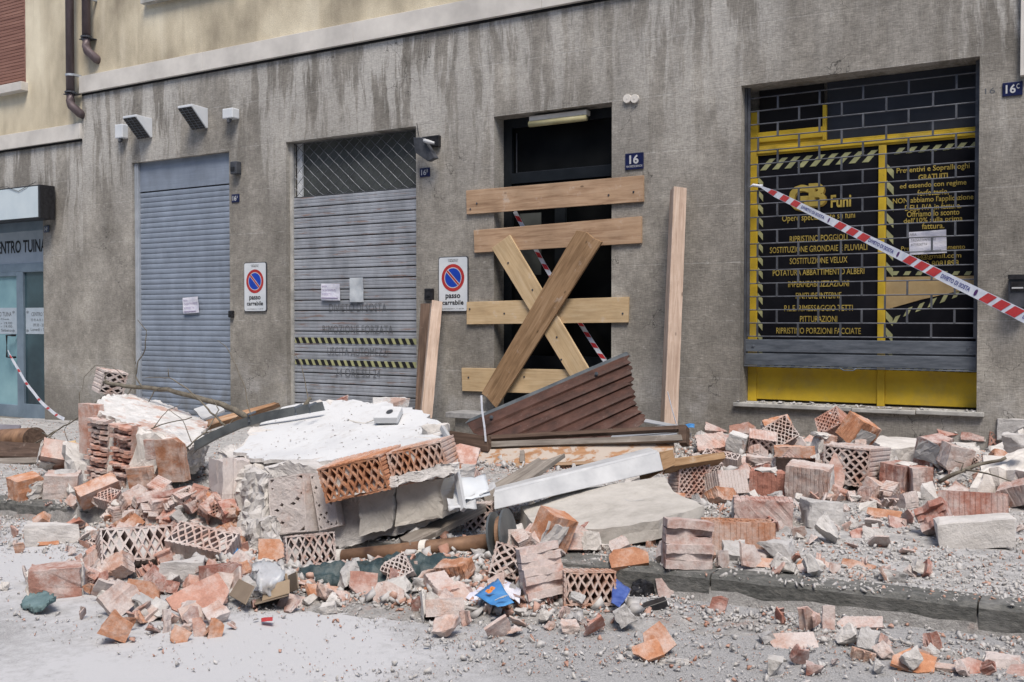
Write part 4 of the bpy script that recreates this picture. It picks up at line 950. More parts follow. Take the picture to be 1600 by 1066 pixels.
def webs(W=.14, H=.16, D=.07, n=6, seed=0, m='t_pink'):
    """stack of broken clay webs, thin plates one over another"""
    rg = random.Random(seed); mb = MB()
    for i in range(n):
        z = -H / 2 + H * (i + .5) / n; th = H / n * (rg.uniform(.45, .75) if n > 10 else rg.uniform(1.0, 1.12)); sk = rg.uniform(-.012, .012); y0 = -D / 2 + rg.uniform(0, D * .35); k = 7
        vs = []
        for j in range(k + 1):
            x = -W / 2 + W * j / k; yy = y0 + (rg.uniform(-.012, .016) if n > 10 else .008 * math.sin(j * 1.1 + i * 2) + rg.uniform(-.003, .003)); zz = z + sk * (j / k - .5) + .003 * rg.uniform(-1, 1)
            vs += [(x, yy, zz - th / 2), (x, yy + rg.uniform(-.003, .003), zz + th / 2), (x, D / 2, zz + th / 2), (x, D / 2, zz - th / 2)]
        fs = []
        for j in range(k):
            a = 4 * j; b = a + 4; fs += [(a, b, b + 1, a + 1), (a + 1, b + 1, b + 2, a + 2), (a + 2, b + 2, b + 3, a + 3), (a + 3, b + 3, b, a)]
        fs += [(0, 1, 2, 3), (4 * k + 3, 4 * k + 2, 4 * k + 1, 4 * k)]
        mb.add(vs, fs)
    mb.box((-W / 2, D / 2 - .012, -H / 2), (W / 2, D / 2, H / 2)); 
    for x in ((-W / 2, rg.uniform(-.1, .1) * W, W / 2 - .006) if n > 10 else ()): mb.box((x, -D * .1, -H / 2), (x + .007, D / 2 - .013, H / 2))
    return mb.mesh('broken_brick', [M[m]])
def slab(ring, th, amp, seed, m, name, up=Vector((0, 0, 1)), k=4, seg=6, sides=3, sm=None):
    """rough closed body: ring of top points, thickness th downward (or list of bottom points), noisy all round"""
    top = [Vector(p) for p in ring]; bot = [Vector(p) for p in th] if isinstance(th, (list, tuple)) else [p - up * th for p in top]
    def dens(r): 
        o = []
        for i in range(len(r)):
            for s in range(seg): o.append(r[i].lerp(r[(i + 1) % len(r)], s / seg))
        return o
    T, Bt = dens(top), dens(bot); n = len(T); mb = MB(); ct = sum(T, Vector()) / n; cb = sum(Bt, Vector()) / n
    rings = [[p.lerp(ct, 1 - (i + 1) / k) for p in T] for i in range(k - 1)] + [T] + [[a.lerp(b, (j + 1) / sides) for a, b in zip(T, Bt)] for j in range(sides)]
    def D(p, a): return p + Vector([noise.fractal(p * 8 + Vector((seed, q * 9, 0)), .45, 2.2, 6) for q in range(3)]) * a * .62
    vs = [D(ct, amp * .3)]
    for i, r in enumerate(rings):
        for p in r: vs.append(D(p, amp * (.3 if i < k - 1 else 1)))
    fs = [(0, 1 + i, 1 + (i + 1) % n) for i in range(n)]; ms = [0] * n
    for j in range(len(rings) - 1):
        for i in range(n):
            a = 1 + j * n; fs.append((a + i, a + n + i, a + n + (i + 1) % n, a + (i + 1) % n)); ms.append(0 if j < k - 1 else 1)
    a = 1 + (len(rings) - 1) * n; fs.append(tuple(a + i for i in range(n))); ms.append(1)
    mb.add(vs, fs); mb.m = ms
    return mb
def link(name, me, label=None, cat=None, group=None, parent=None):
    o = bpy.data.objects.new(name, me); COL.objects.link(o)
    if parent is not None: o.parent = parent
    return tag(o, label, cat, group)
def rotm(px, yaw, pitch, roll):
    d = ray(px, 533); phi = math.atan2(-d.x, d.y)
    return Matrix.Rotation(phi + R_(yaw), 3, 'Z') @ Matrix.Rotation(R_(pitch), 3, 'X') @ Matrix.Rotation(R_(roll), 3, 'Y')
def put(o, px, py, yaw=0, pitch=0, roll=0, sc=1.0, Y=None, sink=.012, zoff=0):
    """stand o on the ground where the sight line through (px,py) meets it, its near lower edge there"""
    p = gp(px, py) if Y is None else P(px, py, Y)
    Rm = rotm(px, yaw, pitch, roll); co = np.array([v.co[:] for v in o.data.vertices]) * sc; co = co @ np.array(Rm).T
    d = ray(px, 533); dv = np.array([d.x, d.y, 0]); dv /= np.linalg.norm(dv)
    near = (co @ dv).min(); zmin = co[:, 2].min()
    c = p - Vector(dv) * near * .8
    z = (terr(c.x, c.y) if Y is None else p.z) - zmin - sink
    if Y is None: z = max(z, p.z - zmin - sink - .03)
    o.matrix_world = Matrix.Translation((c.x, c.y, z + zoff)) @ Rm.to_4x4() @ Matrix.Scale(sc, 4)
    return o
def frame(o, A, U, Wv, W, H, par=None):
    """map mesh box W x H to the parallelogram with lower left A, lower right U, upper left Wv"""
    u = U - A; w_ = Wv - A; su = u.length / W; x = u.normalized(); y = w_.cross(x).normalized() * 1; z = x.cross(y).normalized()
    if z.dot(w_) < 0: z = -z; y = -y
    sw = w_.length / H; c = (U + Wv) / 2
    m = Matrix((( x.x * su, y.x * su, z.x * sw, c.x), (x.y * su, y.y * su, z.y * sw, c.y), (x.z * su, y.z * su, z.z * sw, c.z), (0, 0, 0, 1)))
    if par is not None: o.parent = par; m = Matrix.Translation(-par.location) @ m; o.matrix_basis = m
    else: o.matrix_world = m
    return o
M['mortar_pink'] = mat('mortar_over_terracotta', (.5, .45, .42), .97, build=terra((.46, .31, .26), (.56, .42, .37), 1.35), spec=.1)
# ------------------------------------------------------------ the two big blocks of fallen wall
P_ = P
def big_center(P=lambda x, y, Y: P_(x, y, Y * .925)):
    ring = [P(*q) for q in ((372, 700, 5.0), (385, 720, 4.82), (425, 724, 4.76), (500, 724, 4.74), (562, 716, 4.8), (640, 698, 4.95), (700, 680, 5.1), (694, 666, 5.4), (652, 645, 5.8), (600, 631, 6.0), (560, 624, 6.1), (500, 621, 6.15), (440, 640, 6.0), (400, 662, 5.5))]
    r = empty('wall_fragment', (-4.1, 4.9, -.1), 'large fallen chunk of wall with a white plastered top and hollow bricks along its front', 'masonry block', 'large fallen chunks of wall')
    cen = sum(ring, Vector()) / len(ring)
    bot = []
    for i, p in enumerate(ring):
        q = p.lerp(Vector((cen.x, cen.y, p.z)), .03); q.z = -.22; q.y += .02; bot.append(q)
    top = [p - Vector((0, 0, .022)) for p in ring]
    c = slab(top, bot, .05, 3, None, 'core', seg=14, sides=14, k=3); c.build('mortar_core', [M['mortar2'], M['mortar2']], r)
    A_ = np.array([[q.x, q.y, 1] for q in ring]); cf = np.linalg.lstsq(A_, np.array([q.z for q in ring]), rcond=None)[0]
    fl = [Vector((q.x, q.y, cf[0] * q.x + cf[1] * q.y + cf[2])) for q in ring]; dn = []
    for i in range(len(fl)):
        for s in range(7):
            q = fl[i].lerp(fl[(i + 1) % len(fl)], s / 7); o_ = (q - cen); o_.z = 0; e = noise.fractal(q * 9, .7, 2.3, 5) * .05 - .01; q = q + o_.normalized() * e; q.z = cf[0] * q.x + cf[1] * q.y + cf[2]; dn.append(q)
    c = slab(dn, .022, .007, 5, None, 'p', seg=1, sides=1, k=7)
    c.build('plaster_face', [M['plaster'], M['mortar2']], r)
    mb = MB(); rr = random.Random(31)
    for _ in range(130):
        i = rr.randrange(len(fl)); a, b2 = rr.random() ** .5, rr.random(); q = Vector((cen.x, cen.y, 0)).lerp(fl[i].lerp(fl[(i + 1) % len(fl)], b2), a * .97); s = rr.uniform(.003, .009) * (1.8 if rr.random() < .08 else 1); q.z = cf[0] * q.x + cf[1] * q.y + cf[2]
        bm = bmesh.new(); [bm.verts.new((q.x + s * rr.uniform(-1, 1), q.y + s * rr.uniform(-1, 1), q.z + s * rr.uniform(0, 1.2))) for _ in range(7)]; bmesh.ops.convex_hull(bm, input=bm.verts[:]); bm.verts.index_update(); mb.add([v.co[:] for v in bm.verts], [tuple(v.index for v in f.verts) for f in bm.faces]); bm.free()
    tag(mb.build('mortar_crumbs', M['mortar2']), 'crumbs of mortar scattered on the white plaster face', 'gravel', kind='stuff')
    # the rough broken face below the bricks
    q = [P(*t) for t in ((414, 728, 4.62), (470, 722, 4.62), (560, 760, 4.66), (640, 745, 4.72), (702, 738, 4.82), (704, 800, 4.8), (640, 832, 4.7), (560, 850, 4.62), (500, 864, 4.56), (440, 876, 4.5))]
    b = [v + Vector((-.03, .3, 0)) for v in q]; slab(q, b, .034, 4, None, 'c', seg=14, sides=4, k=22).build('broken_face', [M['mortar2'], M['mortar2']], r)
    for (x0, x1, ya, yb, Y) in ((562, 616, 768, 836, 4.60), (620, 692, 756, 822, 4.68)):
        q = [P(x0, ya, Y), P(x1, ya - 8, Y + .05), P(x1 - 3, yb - 12, Y + .03), P(x0, yb, Y - .03)]
        b = [v + Vector((-.03, .2, 0)) for v in q]; slab(q, b, .02, int(x0), None, 'c', seg=9, sides=2, k=6).build('concrete_face', [M['concrete'], M['concrete']], r)
    for s, t in enumerate((((520, 758, 4.50), (560, 752, 4.52), (616, 742, 4.58), (622, 760, 4.56), (560, 772, 4.50), (529, 779, 4.48)), ((618, 742, 4.58), (668, 730, 4.64), (712, 722, 4.70), (714, 738, 4.68), (664, 750, 4.62), (624, 758, 4.58)))):
        q = [P(*v) for v in t]; b = [v + Vector((-.01, .05, 0)) for v in q]; slab(q, b, .03, 60 + s, None, 'c', seg=9, sides=2, k=6).build('mortar_smear', [M['mortar2'], M['mortar2']], r)
    for i, (A, U, W2, brk, fl) in enumerate((((527, 777, 4.60), (624, 756, 4.68), (514, 724, 4.57), 0, .1), ((626, 756, 4.70), (712, 737, 4.80), (614, 703, 4.68), 0, .05))):
        me = hollow(seed=20 + i, nx=8, nz=2, k=.76, fill=fl, m='t_orange', D=.16); o = link('hollow_brick', me); frame(o, P(*A), P(*U), P(*W2), .24, .155, r)
    for A, U, W2, s, fl in (((662, 790, 4.86), (716, 780, 4.95), (655, 752, 4.85), 31, .45),):
        me = hollow(seed=s, nx=4, nz=2, k=.55, fill=fl, m='mortar_pink', D=.16); o = link('hollow_brick', me); frame(o, P(*A), P(*U), P(*W2), .24, .155, r)
    for A, U, W2, s in (((436, 836, 4.53), (492, 830, 4.54), (432, 748, 4.58), 33), ((500, 830, 4.56), (530, 822, 4.58), (494, 742, 4.60), 35)):
        me = hollow(W=.2, H=.3, seed=s, nx=3, nz=6, k=.52, fill=.68, m='mortar_pink', D=.1, ribs=False); o = link('hollow_brick', me); frame(o, P(*A), P(*U), P(*W2), .2, .3, r)
    # mortar shelf sloping down at the left end, with broken bricks in it
    top = [P(*q) for q in ((343, 702, 5.2), (374, 694, 5.3), (410, 716, 4.9), (436, 752, 4.68), (420, 742, 4.55), (352, 724, 4.85))]
    bot = [P(*q) for q in ((352, 800, 5.2), (390, 790, 5.3), (420, 840, 4.9), (448, 872, 4.55), (392, 890, 4.35), (366, 830, 4.7))]
    slab(top, bot, .05, 9, None, 'x', seg=16, sides=20, k=5).build('broken_end', [M['mortar2'], M['mortar2']], r)
    me = brickblock(seed=41, m='mortar_pink', ribs=1, amp=.004); o = link('brick', me); frame(o, P(350, 812, 4.92), P(372, 820, 4.72), P(350, 716, 4.95), .24, .12, r)
    top = [P(*q) for q in ((378, 800, 4.6), (420, 790, 4.62), (438, 800, 4.55), (430, 812, 4.42), (392, 815, 4.42))]
    bot = [P(*q) for q in ((372, 870, 4.6), (420, 868, 4.62), (450, 870, 4.55), (440, 886, 4.36), (388, 890, 4.34))]
    slab(top, bot, .07, 12, None, 'x', seg=12, sides=10, k=4).build('mortar_lump', [M['mortar2'], M['mortar2']], r)
    return r
big_center()
def big_left(P=lambda x, y, Y: P_(x, y, Y * .93)):
    r = empty('wall_fragment', (-6.1, 5.4, -.1), 'large fallen chunk of wall at left showing columns of broken brick webs', 'masonry block', 'large fallen chunks of wall')
    top = [P(*q) for q in ((150, 632, 5.62), (172, 622, 5.9), (205, 622, 6.15), (262, 634, 6.35), (322, 662, 6.3), (318, 688, 5.80), (296, 699, 5.56), (225, 674, 5.48), (158, 650, 5.47))]
    bot = [P(*q) for q in ((128, 708, 5.7), (150, 700, 6.2), (190, 700, 6.4), (262, 700, 6.5), (322, 712, 6.3), (308, 738, 5.80), (278, 750, 5.58), (208, 768, 5.50), (132, 750, 5.48))]
    slab(top, bot, .06, 21, None, 'c', seg=14, sides=12, k=5).build('mortar_core', [M['mortar2'], M['mortar2']], r)
    t2 = [p + Vector((0, 0, .02)) for p in top]; slab(t2, .03, .04, 26, None, 'c', seg=16, sides=1, k=12).build('crushed_top', [M['plaster_dusty'], M['mortar2']], r)
    for i, (A, U, W2, kind, m) in enumerate((((134, 744, 5.46), (160, 752, 5.46), (156, 654, 5.44), 'w', 't_pink'), ((171, 742, 5.46), (198, 749, 5.46), (190, 664, 5.44), 'w', 't_pink'),
        ((122, 702, 5.52), (146, 706, 5.50), (139, 634, 5.50), 'b', 't_pink'), ((240, 748, 5.47), (276, 746, 5.50), (262, 692, 5.47), 'b', 't_orange'), ((203, 767, 5.46), (236, 766, 5.46), (212, 733, 5.44), 'b', 't_orange'), ((168, 764, 5.46), (198, 768, 5.46), (172, 748, 5.44), 'b', 't_orange'), ((226, 716, 5.46), (242, 716, 5.47), (231, 688, 5.45), 'b', 't_pink'))):
        if kind == 'w': me = webs(W=.14, H=.5, n=12, seed=60 + i, m=m, D=.10); o = link('broken_brick', me); frame(o, P(*A), P(*U), P(*W2), .14, .5, r)
        else: me = brickblock(W=.14, H=.3, D=.05, ribs=1, seed=60 + i, m=m, amp=.002); o = link('brick', me); frame(o, P(*A), P(*U), P(*W2), .14, .3, r)
    for s, t in enumerate((((182, 660, 5.44), (192, 664, 5.44), (173, 756, 5.44), (161, 752, 5.44)), ((216, 670, 5.44), (262, 688, 5.46), (240, 748, 5.46), (204, 735, 5.44), (200, 750, 5.44)), ((136, 700, 5.46), (148, 704, 5.45), (140, 748, 5.45), (128, 744, 5.46)), ((200, 738, 5.42), (214, 742, 5.42), (206, 768, 5.42), (196, 766, 5.42)))):
        q = [P(*v) for v in t]; b = [v + Vector((-.01, .08, 0)) for v in q]; slab(q, b, .045, 90 + s, None, 'c', seg=7, sides=2, k=6).build('mortar_joint', [M['mortar2'], M['mortar2']], r)
    top = [P(*q) for q in ((100, 690, 5.6), (135, 700, 5.75), (160, 735, 5.6), (140, 730, 5.45), (112, 722, 5.4))]; bot = [p - Vector((0, 0, .26)) for p in top]
    slab(top, bot, .06, 29, None, 'x', seg=5, sides=4, k=3).build('mortar_lump', [M['mortar2'], M['mortar2']], r)
    return r
M['plaster_dusty'] = mat('dusty_broken_plaster', (.6, .58, .56), .95, build=lambda g: (lambda v: (g.col(g.mix(g.ramp(g.noise(v, 4, 7, .7), [(.52, 0.0), (.6, .8)]), g.ramp(g.noise(v, 9, 8, .75), [(.3, (.46, .45, .44)), (.7, (.74, .735, .73))]), (.45, .28, .22))), g.bump(g.noise(v, 30, 7, .75), .9, .012)))(g.co()))
big_left()
# ------------------------------------------------------------ individually placed bricks and pieces
CR = []
def crust(o, W, H, D, sd):
    """old mortar still stuck on one or two faces of a block"""
    rg = random.Random(sd)
    if not CR:
        for i in range(8): CR.append(chunk(.11, .10, .022, seed=500 + i, m=['mortar', 'mortar2'][i % 2], boxy=.5, rough=.5, n=16, name='mortar_crust'))
    for f in rg.sample(range(4), 1 if rg.random() < .6 else 2):
        c = link('mortar_crust', rg.choice(CR)); c.parent = o
        pos, rot = [((W / 2, 0, 0), (0, 0, 90)), ((-W / 2, 0, 0), (0, 0, 90)), ((W * rg.uniform(-.3, .3), 0, H / 2), (90, 0, 0)), ((W * rg.uniform(-.3, .3), -D / 2, H * rg.uniform(-.2, .2)), (0, 0, 0))][f]
        c.location = pos; c.rotation_euler = [R_(a) for a in rot]; s = H / .11 * rg.uniform(.7, 1.05); c.scale = (s * rg.uniform(.7, 1.2), rg.uniform(.6, 1.3), s)
def HBk(lab, px, py, wpx, yaw=0, pitch=0, roll=0, m='t_pink', cat='brick', Y=None, nx=6, nz=2, H=.155, D=.12, brk=0, fill=.1, k=.74, W=.24, sink=.015):
    o = link('hollow_brick', hollow(W=W, H=H, D=D, nx=nx, nz=nz, brk=brk, fill=fill, k=k, seed=int(px * 7 + py), m=m), lab, cat, 'hollow bricks in the rubble')
    p = gp(px, py) if Y is None else P(px, py, Y); return put(o, px, py, yaw, pitch, roll, wpx / pxm(px, p.y) / W, Y, sink)
def BB(lab, px, py, wpx, yaw=0, pitch=0, roll=0, m='t_pink', H=.12, D=.12, W=.24, Y=None, cuts=1, ribs=9, cat='brick', sink=.015, amp=.0018):
    sd = int(px * 7 + py); o = link('brick', brickblock(W=W, H=H, D=D, seed=sd, m=m, cuts=cuts + (sd % 2 if cuts else 0), ribs=ribs, amp=amp * 1.5), lab, cat, 'brick blocks in the rubble')
    p = gp(px, py) if Y is None else P(px, py, Y); put(o, px, py, yaw, pitch, roll, wpx / pxm(px, p.y) / W, Y, sink); crust(o, W, H, D, sd); return o
def CH(lab, px, py, wpx, hpx, dr=.8, yaw=0, pitch=0, roll=0, m='mortar', Y=None, boxy=.6, rough=.1, name='mortar_lump', cat='rubble lump', n=14, sink=.015, group='larger lumps of broken masonry', sub=3):
    p = gp(px, py) if Y is None else P(px, py, Y); s = 1 / pxm(px, p.y)
    o = link(name, chunk(wpx * s, hpx * s, wpx * s * dr, seed=int(px * 7 + py), m=m, boxy=boxy, rough=rough, n=n, sub=sub), lab, cat, group); return put(o, px, py, yaw, pitch, roll, 1, Y, sink)
def SH(lab, px, py, wpx, hpx, yaw=0, pitch=0, roll=0, m='t_pink', nw=3, Y=None, cuts=3, bend=0, t=.011, wh=.035, sink=.03):
    p = gp(px, py) if Y is None else P(px, py, Y); s = 1 / pxm(px, p.y)
    o = link('terracotta_shard', shard(wpx * s, hpx * s, seed=int(px * 7 + py), m=m, nw=nw, cuts=cuts, bend=bend, t=t, wh=wh), lab, 'shard', 'larger terracotta shards'); return put(o, px, py, yaw, pitch, roll, 1, Y, sink)
# foreground and centre
HBk('pale pink hollow brick with diamond holes leaning on the front of the big white-topped chunk', 484, 890, 78, 6, -14, -2, 't_pale', k=.74, fill=.12)
HBk('orange hollow brick facing forward beside the torn blue leaflet', 918, 952, 84, 12, -8, 2, 't_orange', k=.74, fill=0)
BB('square pink brick face standing alone at the left end of the pile', 88, 934, 76, -4, 90, 0, 't_pink', H=.16, ribs=1, cuts=0, amp=.003, D=.155)
HBk('long dusty hollow brick with mortar-filled holes near the left front', 212, 900, 112, 12, -32, 3, 't_pale', fill=.5, nx=8, nz=2, W=.3)
HBk('tilted pale hollow brick lying with its diamond lattice up, left of the blue scrap', 318, 884, 106, -14, -58, 17, 't_pale', fill=.25, nx=7, k=.72, H=.12, D=.07, W=.26)
HBk('upright hollow brick with its holes upward left of the cardboard box', 345, 935, 56, 14, 82, 2, 't_red', nx=4, nz=3, W=.2, H=.17, D=.16)
HBk('dark hollow brick tucked left of the big chunk, above the pink block', 308, 842, 76, 10, -14, -6, 't_pale', nx=7, nz=3, fill=0, k=.76, Y=4.95, brk=.05)
BB('reddish pink block between the dark hollow brick and the blue scrap', 338, 860, 52, -10, 90, 3, 't_pink', H=.15, D=.17, ribs=4, Y=4.55, cuts=2)
SH('large pink ribbed shard fanning out in front of the cardboard box', 318, 968, 92, 70, 12, -38, -22, 't_pink', nw=0, cuts=3)
SH('pale shard standing under the fanned pink shard', 300, 972, 44, 40, 40, -10, 10, 't_pale', nw=2)
CH('rounded orange brick piece lying alone on the road at left front', 184, 1005, 50, 42, .8, m='t_orange', boxy=.7, rough=.05, roll=30, cat='brick piece')
BB('long red ribbed brick behind the broken orange brick', 1192, 822, 90, 2, 90, 1, 't_red', H=.12, D=.11, ribs=12, cuts=0)
HBk('large broken orange brick with its holes upward right of the concrete slab', 1152, 872, 112, 6, 84, -2, 't_orange', nx=8, nz=4, W=.3, H=.19, D=.14, brk=.06, fill=.5)
HBk('hollow brick with its pale lattice upward beside the black scrap', 1132, 784, 56, 32, 72, 6, 't_pale', nx=5, nz=4, W=.2, H=.17, D=.13, k=.74)
HBk('shadowed hollow brick at the right end of the concrete slab', 1076, 784, 62, 38, -6, 8, 't_pink', nx=6, nz=5, W=.22, H=.2, D=.1, k=.78, fill=0)
BB('pink block leaning back behind the broken door frame corner', 1110, 716, 44, 22, 60, -18, 't_pink', ribs=7, H=.13, W=.2)
HBk('hollow brick with dark diamond holes tilted against the others below the wall', 1216, 712, 48, 10, -20, -32, 't_pale', nx=6, nz=4, W=.22, H=.18, k=.76, fill=.05)
BB('bright orange-pink block above the pale ribbed one, below the shop sill', 1241, 726, 62, -2, 90, 1, 't_orange', ribs=3, H=.1, D=.12)
BB('pale ribbed block under the orange-pink one', 1240, 762, 62, 4, 78, 4, 't_pale', ribs=12, H=.13, D=.15)
BB('ribbed pink block left of the mortar-crusted brick', 1200, 776, 56, -4, 4, 2, 't_red', ribs=8, H=.17, D=.13)
BB('brick crusted with grey mortar in front of the diamond-holed brick', 1265, 784, 66, -14, 8, 3, 't_pale', ribs=10, H=.18, D=.14, W=.22)
CH('squarish block thick with grey mortar behind the small road shards', 1285, 826, 62, 46, .7, yaw=22, m='mortar', boxy=1, rough=.09, name='brick', cat='brick', n=18)
HBk('hollow brick with its diamond end showing in the middle of the right-hand rubble', 1338, 770, 76, -20, -4, 2, 't_pale', nx=5, nz=4, W=.2, H=.16, D=.24, k=.72, fill=.3)
SH('pink ribbed shard leaning diagonally on the diamond-holed brick', 1306, 772, 34, 62, 10, -18, 28, 't_pink', nw=3, cuts=2)
BB('small orange brick standing on end left of the tilted cube', 1288, 720, 27, 30, 4, 6, 't_orange', W=.12, H=.18, D=.1, ribs=2)
HBk('tilted brick showing diamond holes above the small standing one', 1304, 698, 42, -40, -30, -38, 't_pink', nx=5, nz=4, W=.2, H=.17, D=.18, k=.74)
BB('tilted cube-shaped orange and grey brick in front of the shop sill', 1341, 712, 42, 38, 24, 22, 't_orange', W=.2, H=.2, D=.18, ribs=7)
BB('reddish cube with a mortar-covered side in the right-hand middle', 1405, 772, 42, -30, 0, 2, 't_red', W=.14, H=.16, D=.16, ribs=3)
BB('pale pink cube beside the reddish one', 1438, 776, 32, 16, 0, -3, 't_pink', W=.14, H=.2, D=.14, ribs=3)
CH('rounded pale stone in front of the two cubes at right', 1452, 782, 30, 32, .8, m='mortar2', boxy=.3, rough=.08)
BB('two-toned ribbed block standing on its corner by the long concrete piece', 1458, 738, 38, -38, 8, 16, 't_red', W=.17, H=.2, D=.18, ribs=6)
BB('smooth pale pink block right of the two-toned one', 1492, 742, 40, 26, 6, 14, 't_pale', W=.18, H=.18, D=.16, ribs=1)
HBk('big hollow brick with its holes upward behind the grey stone slab', 1520, 820, 100, 4, 80, -4, 't_red', nx=8, nz=4, W=.3, H=.19, D=.13, k=.7, fill=.1)
CH('thick pinkish grey stone slab lying flat at the right', 1524, 858, 120, 44, .5, yaw=8, roll=-7, m='mortar2', boxy=1, rough=.035, n=22, cat='stone slab', name='stone_slab')
o = link('broken_brick', webs(W=.16, H=.14, n=4, seed=77, m='t_red', D=.09), 'broken stair-like brick webs left of the grey stone slab', 'brick', 'brick blocks in the rubble'); put(o, 1460, 842, -30, -28, -34, 46 / 300 / .16)
BB('brick-red block against the wall right of the brown one', 1520, 686, 34, -10, 70, 8, 't_red', ribs=2, H=.13)
BB('dark brown brick leaning by the wall', 1486, 688, 40, 26, 50, -18, 't_red', ribs=2, H=.12)
HBk('small broken brick with three holes beside the concrete block at the right edge', 1556, 702, 24, 10, -10, 6, 't_pink', nx=2, nz=2, W=.13, H=.16, k=.6)
CH('rough grey concrete block against the wall at the right edge', 1592, 682, 64, 36, .7, m='mortar', boxy=.9, rough=.05, name='concrete_block', cat='concrete')
BB('orange brick under the dry twig at right', 1571, 752, 50, 20, 40, 14, 't_orange', ribs=3, H=.14)
BB('ribbed pink brick at the right edge above the grey slab', 1592, 800, 52, -16, 20, -22, 't_pink', ribs=5, H=.15, D=.14)
SH('bright orange split brick behind the twig', 1497, 776, 34, 26, 0, 60, 0, 't_orange', nw=2, cuts=1)
SH('bright orange ribbed shard in the open middle of the right-hand pavement', 1381, 812, 52, 22, -6, -60, 4, 't_orange', nw=3, cuts=1)
SH('squarish pink shard in front of the mortar block', 1352, 842, 46, 26, 8, -62, -6, 't_red', nw=2, cuts=2)
SH('pink curved shard between two heaps on the pavement', 1404, 826, 30, 24, 40, -40, 20, 't_red', nw=1)
o = link('broken_brick', webs(W=.2, H=.2, n=6, seed=84, m='t_pink', D=.14), 'stack of broken pink webs left of the big orange brick', 'brick', 'brick blocks in the rubble'); put(o, 1074, 894, 10, -6, 4, 62 / 285 / .2)
CH('lump of grey mortar stuck on a broken orange brick right of the big one', 1208, 880, 64, 40, .7, m='mortar', boxy=.5, rough=.12)
SH('orange shell of brick under the grey mortar lump', 1200, 888, 62, 26, 4, -70, 4, 't_orange', nw=2, cuts=2)
SH('flat orange shard on the pavement edge, left of a pair', 1270, 888, 52, 26, 5, -66, -8, 't_orange', nw=1, cuts=3)
SH('flat orange shard on the pavement edge, right of a pair', 1338, 892, 52, 32, -8, -64, 10, 't_orange', nw=0, cuts=3)
SH('broad curved pink shard lying on the road below the kerb', 1238, 1014, 78, 40, 6, -62, -8, 't_pale', nw=0, cuts=3, bend=.2, t=.014)
SH('narrow pink shard leaning upright against the kerb', 1295, 985, 20, 46, 20, -14, 4, 't_pink', nw=1, cuts=0)
SH('long narrow pink shard lying along the foot of the kerb', 1343, 984, 68, 20, -4, -50, -10, 't_pink', nw=2, cuts=1)
SH('small pink wedge against the kerb face in the middle', 1122, 956, 26, 30, -20, -20, 10, 't_red', nw=1)
SH('dark pink triangular shard standing at the left start of the kerb', 1040, 934, 26, 38, -8, -16, -14, 't_red', nw=0, cuts=2)
SH('pair of ribbed orange webs lying on the road before the kerb', 1026, 1030, 64, 46, 20, -50, -34, 't_orange', nw=3, cuts=2, wh=.05)
SH('ribbed orange shard beside a flat grey stone on the road', 1012, 1036, 44, 34, -14, -54, -30, 't_orange', nw=2, cuts=1, wh=.05)
CH('flat whitish stone in front of the orange webs', 1052, 1036, 56, 16, .6, m='mortar2', boxy=.4)
SH('broad orange shard near the lower right edge of the road', 1428, 1050, 62, 44, 16, -58, 24, 't_orange', nw=2, cuts=2)
SH('long narrow orange shard right of the broad one', 1482, 1050, 60, 16, -6, -70, -4, 't_orange', nw=1, cuts=0)
SH('bent red shard near the lower right corner', 1518, 1052, 34, 30, 30, -30, 20, 't_red', nw=1, bend=.4)
CH('pinkish broken block in the lower right corner', 1568, 1044, 56, 20, .7, m='t_pale', boxy=.7, cat='brick piece')
SH('red shard at the very right of the road', 1590, 1056, 40, 24, -20, -40, -20, 't_red', nw=1)
CH('grey stone wedge on the road near the lower right', 1212, 1058, 26, 36, .6, m='mortar', boxy=.5)
CH('dark red brick corner on the road below the broad pink shard', 1272, 1056, 28, 22, .8, m='t_red', boxy=.8, cat='brick piece')
# centre bottom, around the leaflets
BB('brick standing tilted with its broken lattice upward behind the ribbed one', 862, 896, 50, 30, 14, 18, 't_orange', W=.18, H=.24, D=.16, ribs=3)
o = link('broken_brick', webs(W=.18, H=.22, n=7, seed=83, m='t_pink', D=.13), 'wavy pink brick of broken webs right of the blue leaflet', 'brick', 'brick blocks in the rubble'); put(o, 846, 950, 14, -12, -6, 62 / 340 / .18)
HBk('rounded fragment of hollow brick above the leaflets', 797, 916, 54, -6, -20, 12, 't_pale', nx=3, nz=3, W=.16, H=.15, brk=.08, k=.66, fill=.2)
BB('pale pink block below the concrete slab', 910, 866, 54, 4, 70, 0, 't_pink', ribs=1, H=.15)
SH('orange wedge lying above the kerb start', 982, 892, 60, 34, -10, -48, -16, 't_orange', nw=0, cuts=2, t=.03)
CH('pink brown stone beside the black wheel', 818, 876, 40, 34, .8, m='t_pale', boxy=.5, cat='brick piece')
BB('low pale block with a pink stripe on the road edge left of the leaflets', 692, 972, 62, 8, 76, 0, 't_pale', ribs=1, H=.2, D=.1)
SH('orange shard in front of the ribbed brick and leaflet', 826, 952, 48, 22, -10, -40, 14, 't_orange', nw=0, cuts=2)
HBk('small hollow brick standing beside the black wheel', 750, 836, 46, -8, -4, -3, 't_pale', nx=3, nz=3, W=.15, H=.16, k=.64, fill=0, Y=4.75)
HBk('half hidden brick with holes up behind the white sheets', 722, 772, 50, -30, 58, 0, 't_pink', nx=3, nz=3, W=.2, H=.17, k=.6, fill=0, Y=5.3)
SH('rounded pink brick plate behind the white strip', 720, 728, 56, 40, 10, -50, 20, 't_pink', nw=0, cuts=3, Y=5.9, t=.04)
